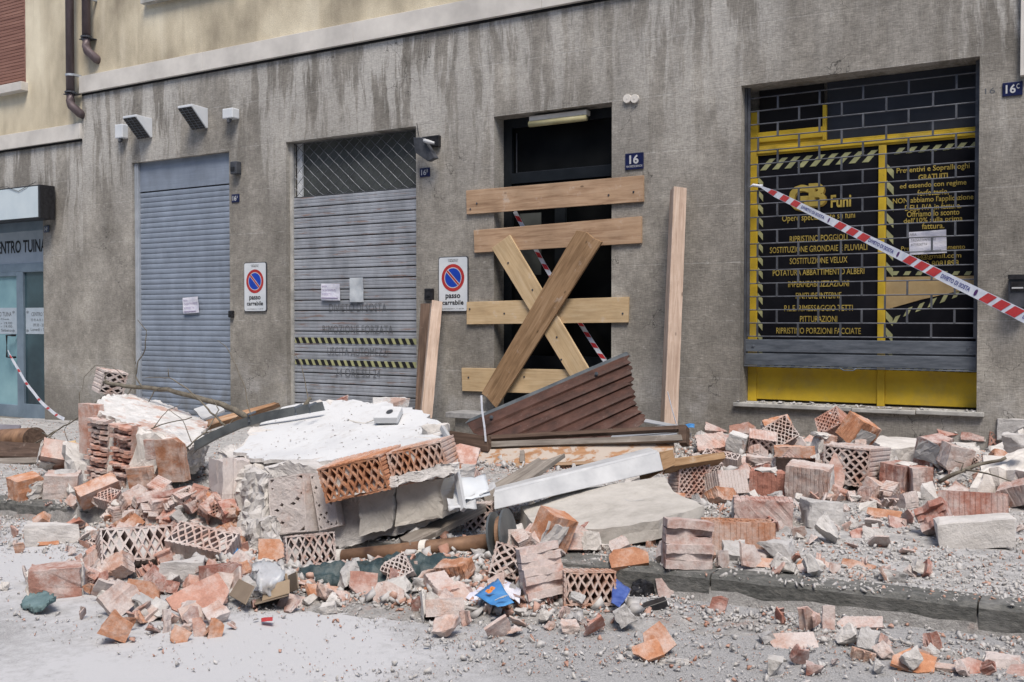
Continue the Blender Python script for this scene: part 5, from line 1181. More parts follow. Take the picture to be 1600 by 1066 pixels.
# left side
BB('orange and grey brick block at the far left of the pile', 41, 784, 42, 24, 6, -8, 't_orange', W=.18, H=.16, D=.16, ribs=1)
BB('tan block with mortar beside the orange and grey one', 98, 780, 50, -8, 4, 3, 't_pale', W=.2, H=.16, D=.2, ribs=1)
BB('pink brick tilted up against the left chunk', 92, 742, 54, -20, 56, 26, 't_pink', W=.2, H=.16, D=.12, ribs=1)
BB('long brown plate of brick sloping down left of the big chunk', 258, 806, 80, 14, 62, -28, 't_red', W=.3, H=.12, D=.04, ribs=1)
BB('brown brick leaning below the left chunk', 154, 820, 62, 24, 30, -22, 't_orange', W=.24, H=.12, D=.1, ribs=1)
CH('pale block of plaster and mortar at the left, half buried in dust', 82, 850, 84, 34, .7, m='mortar2', boxy=.7, rough=.06)
SH('small bright orange piece in the dust at left', 76, 852, 30, 16, 0, -50, 4, 't_orange', nw=2, cuts=0)
CH('white rounded stone right of the brown brick', 142, 838, 20, 22, .8, m='plaster_dusty', boxy=.2, rough=.05)
CH('mortar block left of the upright hollow brick', 284, 916, 72, 40, .6, m='mortar2', boxy=.85, rough=.06)
SH('pale and pink split brick in the left foreground', 192, 962, 62, 46, 20, -30, -30, 't_pale', nw=1, cuts=2, t=.03)
SH('orange split brick face beside the pale one', 222, 948, 56, 44, -12, -34, 10, 't_orange', nw=1, cuts=2, t=.02)
SH('thin pale vertical shard beside the fanned one', 262, 988, 14, 44, 30, -6, 4, 't_pale', nw=0, cuts=0)
SH('curved orange shard standing under the cardboard box', 338, 996, 22, 36, 10, -10, 14, 't_orange', nw=1, cuts=1)
SH('pink shard standing beside the curved orange one', 312, 994, 20, 36, -14, -8, -6, 't_pink', nw=1, cuts=1)
SH('orange corner of brick by the lower edge of the left pile', 280, 1004, 30, 26, 0, -20, 30, 't_orange', nw=1, cuts=2)
SH('long orange shard right of the cardboard box', 500, 938, 54, 22, 10, -50, 14, 't_orange', nw=1, cuts=1, t=.02)
SH('curved pink shard below the long orange one', 462, 948, 54, 26, -4, -46, 20, 't_pink', nw=0, cuts=2, bend=.3)
SH('broad pink shard in front of the green tarpaulin', 568, 932, 44, 46, 10, -40, 10, 't_pink', nw=0, cuts=3)
SH('pointed pink shard standing before the green tarpaulin', 607, 945, 50, 40, -20, -30, -12, 't_pale', nw=0, cuts=3)
SH('pink shard lying left of the pointed one', 536, 938, 40, 24, 4, -60, 6, 't_pale', nw=1, cuts=3)
o = link('terracotta_shard', shard(.14, .13, seed=99, m='t_orange', nw=3, cuts=2, wh=.06), 'curled orange shards above the cardboard box', 'shard', 'larger terracotta shards'); put(o, 425, 880, 14, -44, 10, 1.0)
HBk('small perforated brick piece perched on top of the left chunk', 172, 626, 40, 20, 8, 10, 't_pale', nx=2, nz=3, W=.13, H=.12, D=.1, k=.66, Y=5.85, fill=0, sink=-.03)
# against the wall, right
HBk('small lattice end below the brown door frame corner', 1128, 738, 58, -8, -62, 14, 't_pale', nx=6, nz=1, W=.24, H=.07, D=.1, k=.8)
BB('white plastered block between two pink ones below the wall', 1152, 716, 28, -14, 10, 14, 'plaster_dusty', W=.16, H=.2, D=.12, ribs=1)
BB('pink block tilted at the back near the wall, left of the bright orange piece', 1160, 690, 36, -10, 60, -28, 't_pink', ribs=2, H=.14)
BB('bright orange little block near the wall', 1186, 680, 30, 10, 70, 2, 't_orange', ribs=1, H=.1, D=.1)
HBk('pink brick with large dark holes underneath, in the back row', 1190, 716, 42, 0, 30, 8, 't_pink', nx=3, nz=2, W=.2, H=.15, k=.72, fill=0)
BB('orange-red ribbed block in the back row beside the diamond-holed brick', 1215, 694, 42, 20, 30, -16, 't_orange', ribs=5, H=.17)
BB('rusty block at the back row start by the blue bag', 1122, 680, 40, -6, 50, 4, 't_red', ribs=1, H=.12)
CH('tan block above the grey gravel pocket', 1186, 738, 42, 26, .6, m='t_pale', boxy=.8, cat='brick piece')
# concrete
def bodyat(name, ringpx, th, amp, seed, m, label, cat='concrete', seg=6, sides=3, m2=None):
    ring = [P(*q) for q in ringpx]; o = slab(ring, th, amp, seed, None, name, seg=seg, sides=sides).build(name, [M[m], M[m2 or m]]); return tag(o, label, cat)
bodyat('concrete_slab', ((812, 792, 4.95), (900, 766, 5.25), (1040, 744, 5.6), (1052, 768, 5.35), (1100, 790, 5.05), (1030, 812, 4.75), (930, 828, 4.65), (838, 824, 4.7)), .10, .016, 51, 'concrete', 'long smooth beige concrete slab under the white door jamb', 'concrete slab', 7, 2)
CH('small grey mortar lump lying on the concrete slab', 985, 790, 42, 12, .6, Y=5.12, m='mortar', boxy=.3, sink=.01)
SH('orange splinter resting on the right end of the concrete slab', 1050, 778, 42, 14, 0, -60, 6, 't_orange', nw=0, cuts=1, Y=5.33, sink=.01)
bodyat('concrete_slab', ((1366, 690, 7.5), (1376, 682, 8.0), (1450, 683, 8.1), (1525, 694, 8.1), (1530, 706, 7.7), (1500, 704, 7.5), (1440, 702, 7.3), (1388, 702, 7.25)), .10, .035, 53, 'mortar2', 'long pale broken concrete piece below the shop sill', 'concrete slab', 6, 3)
bodyat('plaster_mound', ((1520, 740, 6.4), (1546, 706, 7.0), (1580, 680, 7.5), (1640, 660, 7.9), (1700, 700, 7.2), (1640, 745, 6.4), (1572, 728, 6.5)), .35, .07, 57, 'mortar2', 'heap of crumbled grey plaster at the right edge', 'rubble', 7, 4)
CH('rough boulder of mortar at the right edge', 1590, 706, 44, 32, .8, Y=6.5, m='mortar2', boxy=.4)
SH('white tile scrap near the right plaster heap', 1543, 712, 16, 12, 0, -20, 0, 'plaster_dusty', nw=0, cuts=0)
# ------------------------------------------------------------ boards, frames, scrap
def local(pts, x, zhint=Vector((0, 0, 1))):
    c = sum(pts, Vector()) / len(pts); x = x.normalized(); y = zhint.cross(x).normalized(); z = x.cross(y)
    return Matrix(((x.x, y.x, z.x, c.x), (x.y, y.y, z.y, c.y), (x.z, y.z, z.z, c.z), (0, 0, 0, 1)))
def board(name, corners, off, th, m, label=None, cat='board', group=None, par=None, rag=0.0, seed=0):
    TL, TR, BR, BL = [fac(x, y, off) if len(q) == 0 else P(x, y, q[0]) for x, y, *q in corners]
    return quadboard(name, TL, TR, BR, BL, th, m, label, cat, group, par, rag, seed)
def quadboard(name, TL, TR, BR, BL, th, m, label=None, cat='board', group=None, par=None, rag=0.0, seed=0):
    x = (TR + BR) - (TL + BL); zh = (TL + TR) - (BL + BR); Mx = local([TL, TR, BR, BL], x, zh); y = Mx.to_3x3().col[1]
    if y.y < 0 and abs(y.y) > .1: y = -y
    inv = Mx.inverted(); rg = random.Random(seed); n = 14; vs = []; fs = []
    for i in range(n + 1):
        t = i / n; a = TL.lerp(TR, t); b = BL.lerp(BR, t)
        for k in range(4):
            e = Vector((0, 0, 0))
            if rag and t in (0.0, 1.0): e = (x.normalized()) * rg.uniform(-rag, rag)
            vv = (a, a.lerp(b, .333), a.lerp(b, .666), b)[k] + e; wob = .002 * noise.noise(vv * 3 + Vector((seed, 0, 0)))
            vs.append(inv @ (vv + y * wob)); vs.append(inv @ (vv + y * (th + wob)))
    m8 = 8
    for i in range(n):
        A = i * m8; Bq = A + m8
        loop = [0, 2, 4, 6, 7, 5, 3, 1]
        for k in range(8): p, q = loop[k], loop[(k + 1) % 8]; fs.append((A + p, Bq + p, Bq + q, A + q))
    fs += [(0, 1, 3, 2), (2, 3, 5, 4), (4, 5, 7, 6)]; A = n * m8; fs += [(A, A + 2, A + 3, A + 1), (A + 2, A + 4, A + 5, A + 3), (A + 4, A + 6, A + 7, A + 5)]
    mb = MB(); mb.add(vs, fs); me = mb.mesh(name, M[m]); o = bpy.data.objects.new(name, me); COL.objects.link(o)
    if par is not None: o.parent = par; o.matrix_basis = Matrix.Translation(-par.location) @ Mx
    else: o.matrix_world = Mx
    b_ = o.modifiers.new('bevel', 'BEVEL'); b_.width = .002; b_.segments = 1; b_.limit_method = 'ANGLE'
    return tag(o, label, cat if label else None, group)
def nails(o, pts, off):
    mb = MB()
    for (x, y) in pts: a = fac(x, y, off); mb.tube([a, a - Vector((0, .004, 0))], .010, 8)
    t = mb.build('screw', M['darkgrey'], o); t.parent = o; t.matrix_parent_inverse = Matrix.Identity(4); t.matrix_basis = o.matrix_world.inverted()
GB_ = 'boards nailed across the doorway'
bd = [board('board', ((728, 298), (1005, 274), (1005, 315), (729, 335)), .03, .028, 'plank_orange', 'topmost horizontal board across the doorway, below the number plate', group=GB_, seed=1),
      board('board', ((740, 360), (1002, 338), (1002, 380), (741, 395)), .03, .028, 'plank_orange', 'second horizontal board from the top, holding the crossed boards', group=GB_, seed=2),
      board('board', ((729, 472), (982, 464), (981, 504), (729, 507)), .03, .028, 'plank_pale', 'pale horizontal board behind the middle of the crossed boards', group=GB_, seed=3),
      board('board', ((721, 575), (905, 578), (905, 617), (722, 611)), .03, .028, 'plank_pale', 'lowest pale horizontal board partly behind the brown corrugated panel', group=GB_, seed=4)]
d1 = board('board', ((796, 367), (928, 590), (898, 600), (768, 388)), .062, .028, 'plank_pale', 'pale diagonal board running from upper left to lower right', group=GB_, seed=5)
d2 = board('board', ((751, 617), (903, 356), (939, 380), (776, 636)), .094, .028, 'plank_brown', 'worn brown diagonal board on top of the cross, running up to the right', group=GB_, rag=.03, seed=6)
bpy.context.view_layer.update()
nails(bd[0], ((745, 318), (990, 300), (735, 327), (951, 305)), .031); nails(bd[2], ((734, 483), (973, 490), (788, 490)), .031); nails(bd[3], ((732, 590), (819, 589)), .031); nails(d1, ((794, 411), (832, 453), (870, 527), (877, 562)), .063)
# leaning timbers
def timber(name, p0, p1, w_, d_, m, label, roll=45, group=None, cat='timber'):
    x = (p1 - p0); L = x.length; Mx = local([p0, p1], x, Vector((0, -1, 0))) @ Matrix.Rotation(R_(roll), 4, 'X'); mb = MB(); n = 20; vs = []; rg = random.Random(int(L * 100))
    for i in range(n + 1):
        X = -L / 2 + L * i / n
        for (a, b) in ((-1, -1), (1, -1), (1, 1), (-1, 1)): vs.append((X, a * w_ / 2 + rg.uniform(-.001, .001), b * d_ / 2 + rg.uniform(-.001, .001)))
    fs = [(4 * i + k, 4 * i + 4 + k, 4 * i + 4 + (k + 1) % 4, 4 * i + (k + 1) % 4) for i in range(n) for k in range(4)] + [(3, 2, 1, 0), (4 * n, 4 * n + 1, 4 * n + 2, 4 * n + 3)]
    mb.add(vs, fs); o = bpy.data.objects.new(name, mb.mesh(name, M[m])); COL.objects.link(o); o.matrix_world = Mx
    b_ = o.modifiers.new('bevel', 'BEVEL'); b_.width = .003; b_.segments = 1
    return tag(o, label, cat, group)
timber('timber', P(1045, 668, 8.25), fac(1060, 296, .1), .125, .12, 'wood_pink', 'tall square timber leaning upright between the boarded door and the shop', 40)
timber('timber', P(658, 652, 8.35), fac(667, 476, .06), .13, .06, 'wood_dark', 'dark narrow timber leaning beside the grey shutter', 30, 'timbers by the grey shutter')
timber('timber', P(665, 656, 8.15), fac(682, 474, .10), .115, .11, 'wood_pink', 'pale timber leaning over the corner of the driveway sign', 48, 'timbers by the grey shutter')
# brown corrugated panel
Lp = [(728, 659), (740, 677), (757, 684), (795, 688), (835, 690), (873, 691), (920, 690), (985, 678)]
Rp = [(980, 553), (985, 570), (989, 586), (988, 601), (991, 620), (993, 634), (1003, 646), (1011, 656)]
def cy_(x, y): return 8.2 - (y - 553) / 137 * .8
r = empty('corrugated_panel', P(870, 690, 7.4), 'fanned brown corrugated panel fallen against the boarded door', 'panel')
mb = MB(); n = 24; nv = 5; rows = []
for k in range(7):
    for j in range(nv + (k == 6)):
        v = j / nv; row = []
        for i in range(n + 1):
            t = i / n
            a = Vector(Lp[k]).lerp(Vector(Rp[k]), t); b = Vector(Lp[k + 1]).lerp(Vector(Rp[k + 1]), t); q = a.lerp(b, v)
            dd = -.035 * math.sin(v * math.pi) ** 1.0 * (.35 + .65 * t) + (.014 if j == 0 else 0)
            jag = (3 * math.sin(k * 5 + v * 9) if i == n else 0)
            row.append(P(q.x + jag, q.y, cy_(q.x, q.y) + dd))
        rows.append(row)
vs = [p for r_ in rows for p in r_]; fs = [(j * (n + 1) + i, j * (n + 1) + i + 1, (j + 1) * (n + 1) + i + 1, (j + 1) * (n + 1) + i) for j in range(len(rows) - 1) for i in range(n)]
mb.add(vs, fs); o = mb.build('sheet', M['corr'], r); s_ = o.modifiers.new('solid', 'SOLIDIFY'); s_.thickness = .006
mb = MB(); A = [P(x, y, cy_(x, y) - .02) for x, y in ((726, 662), (733, 655), (978, 550), (984, 557))]; mb.hexa([A[0], A[1], A[2], A[3]], [v + Vector((0, .03, 0)) for v in A]); mb.build('top_trim', M['steel'], r)
mb = MB()
for x, y in ((768, 652), (932, 584)): a = P(x, y, cy_(x, y) - .05); mb.tube([a, a + Vector((.004, -.012, 0))], .016, 12); mb.tube([a + Vector((.004, -.012, 0)), a + Vector((.006, -.02, 0))], .008, 8)
mb.build('bolt', M['zinc'], r)
# fallen door frame
r = empty('fallen_door_frame', P(900, 730, 6.9), 'broken wooden door frame lying flat in front of the corrugated panel', 'door frame')
def fb(name, q, th, m): return quadboard(name, *[P(*a) for a in q], th, m, par=r, seed=len(name))
fb('inner_rail', ((762, 680, 7.25), (1062, 664, 7.25), (1062, 670, 7.22), (762, 686, 7.22)), .04, 'wood_dark')
fb('grey_rail', ((760, 690, 7.0), (1064, 679, 7.0), (1066, 688, 6.98), (760, 699, 6.98)), .06, 'wood_grey')
fb('painted_board', ((738, 703, 6.95), (1052, 690, 7.05), (1052, 716, 6.9), (738, 727, 6.85)), .03, 'peeled')
fb('lower_lip', ((735, 727, 6.80), (1050, 716, 6.85), (1050, 721, 6.84), (735, 732, 6.79)), .12, 'plank_orange')
fb('bottom_rail', ((735, 733, 6.95), (1035, 722, 7.0), (1035, 741, 6.95), (735, 748, 6.9)), .03, 'wood_dark')  # dark board stands in for the shadow beneath the lip
fb('side_rail', ((694, 672, 7.0), (762, 682, 6.95), (762, 706, 6.92), (700, 697, 6.98)), .05, 'wood_dark')
fb('end_post', ((1060, 664, 7.05), (1072, 664, 7.05), (1072, 692, 6.98), (1060, 692, 6.98)), .08, 'wood_dark')
fb('glass_panel', ((960, 676, 7.6), (1050, 662, 7.9), (1058, 678, 7.2), (950, 688, 7.15)), .006, 'guide')
fb('white_strip', ((1006, 654, 7.6), (1060, 664, 7.3), (1060, 669, 7.28), (1004, 659, 7.58)), .012, 'white')
o = quadboard('splintered_block', *[P(*a) for a in ((812, 704, 6.9), (818, 703, 6.9), (819, 722, 6.82), (812, 722, 6.82))], .02, 'wood_grey', par=r)
def strip(name, pts, wd, m, label=None, cat=None, par=None, twist=0.0, th=.002):
    mb = MB(); vs = []; n = len(pts)
    for i, p in enumerate(pts):
        t = (pts[min(i + 1, n - 1)] - pts[max(0, i - 1)]).normalized(); s = t.cross(Vector((math.sin(twist * i), 1, 0))).normalized(); nn = s.cross(t).normalized()
        w_ = wd[i] if isinstance(wd, (list, tuple)) else wd
        vs += [p + s * w_ / 2, p - s * w_ / 2, p - s * w_ / 2 + nn * th, p + s * w_ / 2 + nn * th]
    fs = [(4 * i + k, 4 * i + 4 + k, 4 * i + 4 + (k + 1) % 4, 4 * i + (k + 1) % 4) for i in range(n - 1) for k in range(4)] + [(0, 1, 2, 3), (4 * n - 1, 4 * n - 2, 4 * n - 3, 4 * n - 4)]
    mb.add(vs, fs); o = mb.build(name, M[m], par); return tag(o, label, cat)
strip('cloth_strap', [P(752, 618, 6.97), P(753, 640, 6.95), P(757, 668, 6.93), P(759, 690, 6.93)], .018, 'tapewhite', 'pale frayed strap hanging at the left corner of the fallen frame', 'strap')
strip('cord', [P(1043, 612, 7.9), P(1050, 640, 7.5), P(1057, 664, 7.1)], .010, 'tapewhite', 'thin pale cord in front of the foot of the tall timber', 'cord')
# white jamb and its brown end
r = empty('door_jamb', P(900, 770, 5.2), 'long white-painted door jamb lying diagonally across the rubble', 'door jamb')
a = [P(772, 770, 4.75), P(1030, 706, 5.75)]; b = [P(772, 797, 4.70), P(1036, 735, 5.7)]
mb = MB(); c = [P(772, 762, 4.98), P(1015, 699, 6.0)]
mb.hexa([b[0], b[1], a[1], a[0]], [b[0] + Vector((-.03, .22, 0)), b[1] + Vector((-.03, .22, 0)), c[1], c[0]]); mb.build('painted_profile', M['white'], r, bevel=.006)
mb = MB(); q = [a[0] + (a[1] - a[0]) * t + Vector((0, -.002, 0)) for t in (.0, .985)]; mb.hexa([q[0], q[1], q[1] + Vector((0, -.012, -.02)), q[0] + Vector((0, -.012, -.02))], [v + Vector((-.004, .02, .012)) for v in (q[0], q[1], q[1], q[0])]); mb.build('edge_bead', M['white'], r, bevel=.002)
quadboard('raw_end', P(1031, 706, 5.76), P(1052, 702, 5.9), P(1056, 726, 5.85), P(1037, 735, 5.71), .2, 'plank_brown', par=r, rag=.01)
quadboard('batten', P(1052, 716, 5.9), P(1132, 706, 6.3), P(1134, 716, 6.25), P(1046, 730, 5.85), .09, 'plank_brown', 'golden brown batten poking out right of the white jamb end', 'batten', rag=.01)
quadboard('weathered_plank', P(750, 768, 5.05), P(840, 716, 5.6), P(878, 711, 5.62), P(766, 794, 4.85), .03, 'wood_grey', 'weathered grey plank lying across behind the white jamb', 'plank', 'weathered grey planks', rag=.05, seed=3)
quadboard('weathered_plank', P(628, 838, 4.25), P(742, 784, 4.75), P(756, 792, 4.7), P(645, 849, 4.2), .035, 'wood_grey', 'weathered grey plank sloping from the big chunk down to the brown pipe', 'plank', 'weathered grey planks', rag=.03, seed=4)
# brown roller tube with end wheel
r = empty('roller_tube', P(650, 880, 4.2), 'brown roller tube with a round end wheel lying in front of the big chunk', 'roller')
p0, p1 = P(520, 873, 4.1), P(772, 846, 4.32); mb = MB(); mb.tube([p0, p1], .043, 20); mb.build('tube', M['rustpipe'], r, True)
ax = (p1 - p0).normalized()
for x in (533, 667):
    t = (x - 520) / 252; c = p0.lerp(p1, t); mb = MB(); mb.tube([c - ax * .018, c + ax * .018], .048, 20); mb.box((c.x - .015, c.y - .06, c.z - .09), (c.x + .015, c.y - .05, c.z + .0)); mb.build('clamp', M['cornice'], r)
c = P(778, 838, 4.3)
for dx, rad, th in ((-.02, .125, .012), (.015, .10, .02), (.05, .135, .012)):
    mb = MB(); q = c + ax * dx; mb.tube([q, q + ax * th], rad, 36); mb.build('end_wheel', M['steel'] if rad > .11 else M['rustpipe'], r)
# green tarpaulin
nu, nv_ = 70, 22; vs = []
for j in range(nv_ + 1):
    for i in range(nu + 1):
        u, v = i / nu, j / nv_; px = 468 + 280 * u; half = (math.sin(math.pi * min(1, u * .96 + .04)) ** .45)
        py = 903 + 8 * math.sin(u * 5) - (v - .35) * 34 * half; q = gp(px, min(py, 925)); fo = math.sin(v * 13 + u * 9 + 2.5 * noise.noise(Vector((u * 6, v * 2, 0)))) * .014 + noise.fractal(Vector((u * 16, v * 6, 2)), 1, 2, 4) * .03
        vs.append((q.x, q.y, q.z + .005 + (.075 * math.sin(math.pi * v) ** .6 + fo * min(1, 4 * v * (1 - v) + .15)) * half))
mb = MB(); mb.add(vs, [(j * (nu + 1) + i, j * (nu + 1) + i + 1, (j + 1) * (nu + 1) + i + 1, (j + 1) * (nu + 1) + i) for j in range(nv_) for i in range(nu)])
o = mb.build('tarpaulin', M['tarp'], smooth=True); s_ = o.modifiers.new('solid', 'SOLIDIFY'); s_.thickness = .003; tag(o, 'crumpled dark green tarpaulin under the brown roller tube', 'tarpaulin')
ring = [P(*q) for q in ((30, 935, 2.85), (50, 922, 2.93), (75, 920, 2.93), (92, 930, 2.85), (80, 940, 2.80), (45, 944, 2.77))]
o = slab([q - Vector((0, 0, .012)) for q in ring], .02, .03, 72, None, 't', seg=12, sides=3, k=8).build('cloth', [M['teal'], M['teal']], smooth=True); tag(o, 'crumpled teal cloth at the left end of the pile', 'cloth')
# cardboard box, open
r = empty('cardboard_box', gp(415, 945), 'open torn cardboard box in the rubble below the big chunk', 'box')
def quad(name, q, th, m, par=r): return quadboard(name, *[P(*a) for a in q], th, m, par=par)
quad('front_panel', ((412, 916, 3.31), (452, 905, 3.35), (452, 927, 3.31), (409, 940, 3.28)), .006, 'card'); quad('flap', ((373, 904, 3.35), (397, 916, 3.28), (383, 945, 3.20), (357, 930, 3.31)), .006, 'card2')
quad('back_panel', ((380, 902, 3.48), (448, 896, 3.51), (452, 925, 3.48), (384, 935, 3.44)), .006, 'card'); quad('side_panel', ((450, 899, 3.51), (463, 893, 3.39), (466, 920, 3.37), (452, 927, 3.48)), .006, 'card2')
quad('base_panel', ((384, 934, 3.48), (452, 926, 3.48), (450, 930, 3.31), (398, 944, 3.26)), .006, 'card2')
ring = [P(*q) for q in ((393, 884, 3.35), (412, 874, 3.40), (436, 878, 3.42), (444, 895, 3.38), (430, 910, 3.31), (408, 910, 3.29), (402, 898, 3.31))]
o = slab(ring, .05, .045, 73, None, 't', seg=6, sides=3).build('plastic_bag', [M['bag'], M['bag']], smooth=True); tag(o, 'crumpled clear plastic bag on the cardboard box', 'bag')
def crump(name, q, m, label=None, cat=None, amp=.01, group=None, par=None, seed=0, n=8):
    a, b, c, d = [P(*t) for t in q]; vs = []; fs = []
    for j in range(n + 1):
        for i in range(n + 1):
            p = a.lerp(b, i / n).lerp(d.lerp(c, i / n), j / n); vs.append(p + Vector((0, -.5, 1)) * amp * noise.fractal(p * 14 + Vector((seed, 0, 0)), 1, 2, 3))
    for j in range(n):
        for i in range(n): fs.append((j * (n + 1) + i, j * (n + 1) + i + 1, (j + 1) * (n + 1) + i + 1, (j + 1) * (n + 1) + i))
    mb = MB(); mb.add(vs, fs); o = mb.build(name, M[m], par, smooth=True); s_ = o.modifiers.new('solid', 'SOLIDIFY'); s_.thickness = .0015; return tag(o, label, cat, group)
g_ = 'leaflets by the hollow bricks'
crump('leaflet', ((708, 930, 3.77), (724, 904, 3.97), (760, 916, 3.87), (742, 940, 3.67)), 'paper', 'crumpled white leaflet left of the blue one', 'leaflet', .02, g_, seed=1)
crump('leaflet', ((774, 898, 3.97), (814, 918, 3.82), (811, 940, 3.70), (786, 928, 3.77)), 'paper', 'white folded leaflet behind the blue one', 'leaflet', .02, g_, seed=2)
o = crump('leaflet', ((741, 930, 3.64), (778, 904, 3.82), (804, 944, 3.57), (778, 949, 3.53)), 'bluepl', 'bright blue leaflet with an orange emblem', 'leaflet', .014, g_, seed=3)
mb = MB(); rg = random.Random(4); c = P(766, 925, 3.63); u = (P(776, 922, 3.63) - c); v = (P(768, 916, 3.66) - c); nrm = Vector((.2, -.5, .4)).normalized() * .012
for (a0, b0, ra) in ((0, 0, .5), (.45, .25, .35), (-.45, .2, .3), (.15, .5, .3)):
    mb.add([c + nrm + u * (a0 + ra * math.cos(t)) + v * (b0 + ra * math.sin(t) * (.6 + .4 * rg.random())) for t in [k * .785 for k in range(8)]], [tuple(range(8))], 0)
for k in range(3): s0 = P(774 + k * 3, 940 - k * 1.5, 3.57 + k * .005); mb.tube([s0 + nrm, s0 + nrm + u * .6 + v * .15, s0 + nrm + u * 1.3 + v * .1], .0025, 4, 1)
t = mb.build('emblem', [M['orange_pr'], M['white']], o); t.location = -o.location
crump('leaflet', ((737, 900, 3.97), (747, 897, 4.02), (758, 908, 3.93), (748, 912, 3.90)), 'tapered', 'small red leaflet under the white one', 'leaflet', .006, g_, seed=5)
crump('leaflet', ((957, 902, 4.07), (986, 924, 4.03), (968, 948, 3.81), (955, 942, 3.84)), 'bluepr', 'blue patterned packet right of the orange hollow brick', 'packet', .012, None, seed=6)
crump('plastic_scrap', ((356, 868, 3.82), (366, 850, 3.89), (378, 866, 3.86), (372, 874, 3.80)), 'bluepl', 'bright blue plastic scrap under the big chunk', 'plastic scrap', .01, None, seed=7)
crump('plastic_scrap', ((408, 966, 3.15), (426, 964, 3.15), (426, 970, 3.11), (408, 971, 3.11)), 'tapered', 'flat red plastic scrap on the road', 'plastic scrap', .004, None, seed=8)
crump('plastic_bag', ((1062, 664, 8.3), (1085, 661, 8.35), (1085, 668, 8.2), (1064, 671, 8.2)), 'bluepl', 'blue plastic bag scrap by the wall behind the pink blocks', 'bag', .02, None, seed=9)
# white plastic pieces beside the chunk
strip('white_profile', [P(688, 668, 4.78), P(703, 692, 4.6), P(712, 740, 4.42), P(722, 796, 4.26)], .03, 'white', 'bent white plastic profile hanging down the right end of the big chunk', 'profile', th=.02)
crump('white_sheet', ((712, 748, 4.55), (758, 739, 4.7), (766, 772, 4.5), (708, 792, 4.3)), 'whiteplain', 'creased white sheet lying behind the grey plank', 'sheet', .02, 'creased white sheets', seed=11)
crump('white_sheet', ((700, 784, 4.30), (742, 772, 4.45), (744, 792, 4.35), (702, 801, 4.22)), 'white', 'folded white sheet at the foot of the white profile', 'sheet', .03, 'creased white sheets', seed=12)
crump('white_sheet', ((742, 766, 4.5), (772, 752, 4.6), (775, 760, 4.55), (750, 776, 4.45)), 'white', 'narrow white sheet resting across the grey plank', 'sheet', .012, 'creased white sheets', seed=13)
# steel bar and socket box on the plaster
mb = MB(); S_ = [(303, 697, 4.95), (330, 682, 5.0), (370, 664, 5.05), (410, 652, 5.1), (450, 644, 5.15), (502, 635, 5.25)]
Tn = [P(x, y - 7, Y) for x, y, Y in S_]; Bn = [P(x, y + 7, Y) for x, y, Y in S_]; vs = []
for a, b in zip(Tn, Bn): vs += [a, b, b + Vector((0, .04, .0)), a + Vector((0, .012, 0))]
mb.add(vs, [(4 * i + k, 4 * i + 4 + k, 4 * i + 4 + (k + 1) % 4, 4 * i + (k + 1) % 4) for i in range(5) for k in range(4)] + [(0, 1, 2, 3), (23, 22, 21, 20)])
r = empty('steel_bar', S_ and P(400, 660, 5.08), 'curved dark steel bar lying over the white plaster', 'steel bar'); mb.build('bar', M['steel'], r)
for x, y in ((394, 652), (467, 641), (489, 638)): a = P(x, y, 5.1); mb = MB(); mb.tube([a + Vector((0, -.03, -.03)), a + Vector((.0, -.04, .02)), a + Vector((.0, .03, .035))], .009, 7); mb.build('bolt', M['zinc'], r)
r = empty('socket_box', P(605, 660, 5.15), 'white plastic socket box lying on the white plaster', 'socket box')
q = [P(585, 662, 5.02), P(622, 662, 5.02), P(630, 645, 5.25), P(598, 643, 5.25)]; up = Vector((0, -.012, .04)); mb = MB(); mb.hexa(q, [v + up for v in q]); mb.build('cover', M['plaster'], r, bevel=.004)
c = (q[1] + q[2]) / 2 * .55 + (q[0] + q[3]) / 2 * .45 + up * 1.02; ux = (q[1] - q[0]).normalized(); uy = (q[3] - q[0]).normalized()
mb = MB(); mb.add([c + ux * .026 * math.cos(k * .39) + uy * .05 * math.sin(k * .39) for k in range(16)], [tuple(range(16))]); mb.build('opening', M['darkgrey'], r)
mb = MB(); mb.tube([P(541, 656, 5.2), P(556, 660, 5.1), P(570, 662, 5.08)], .006, 6); mb.tube([P(570, 662, 5.08), P(580, 658, 5.08), P(588, 655, 5.08)], .004, 5); mb.build('wire', M['cornice'], r)
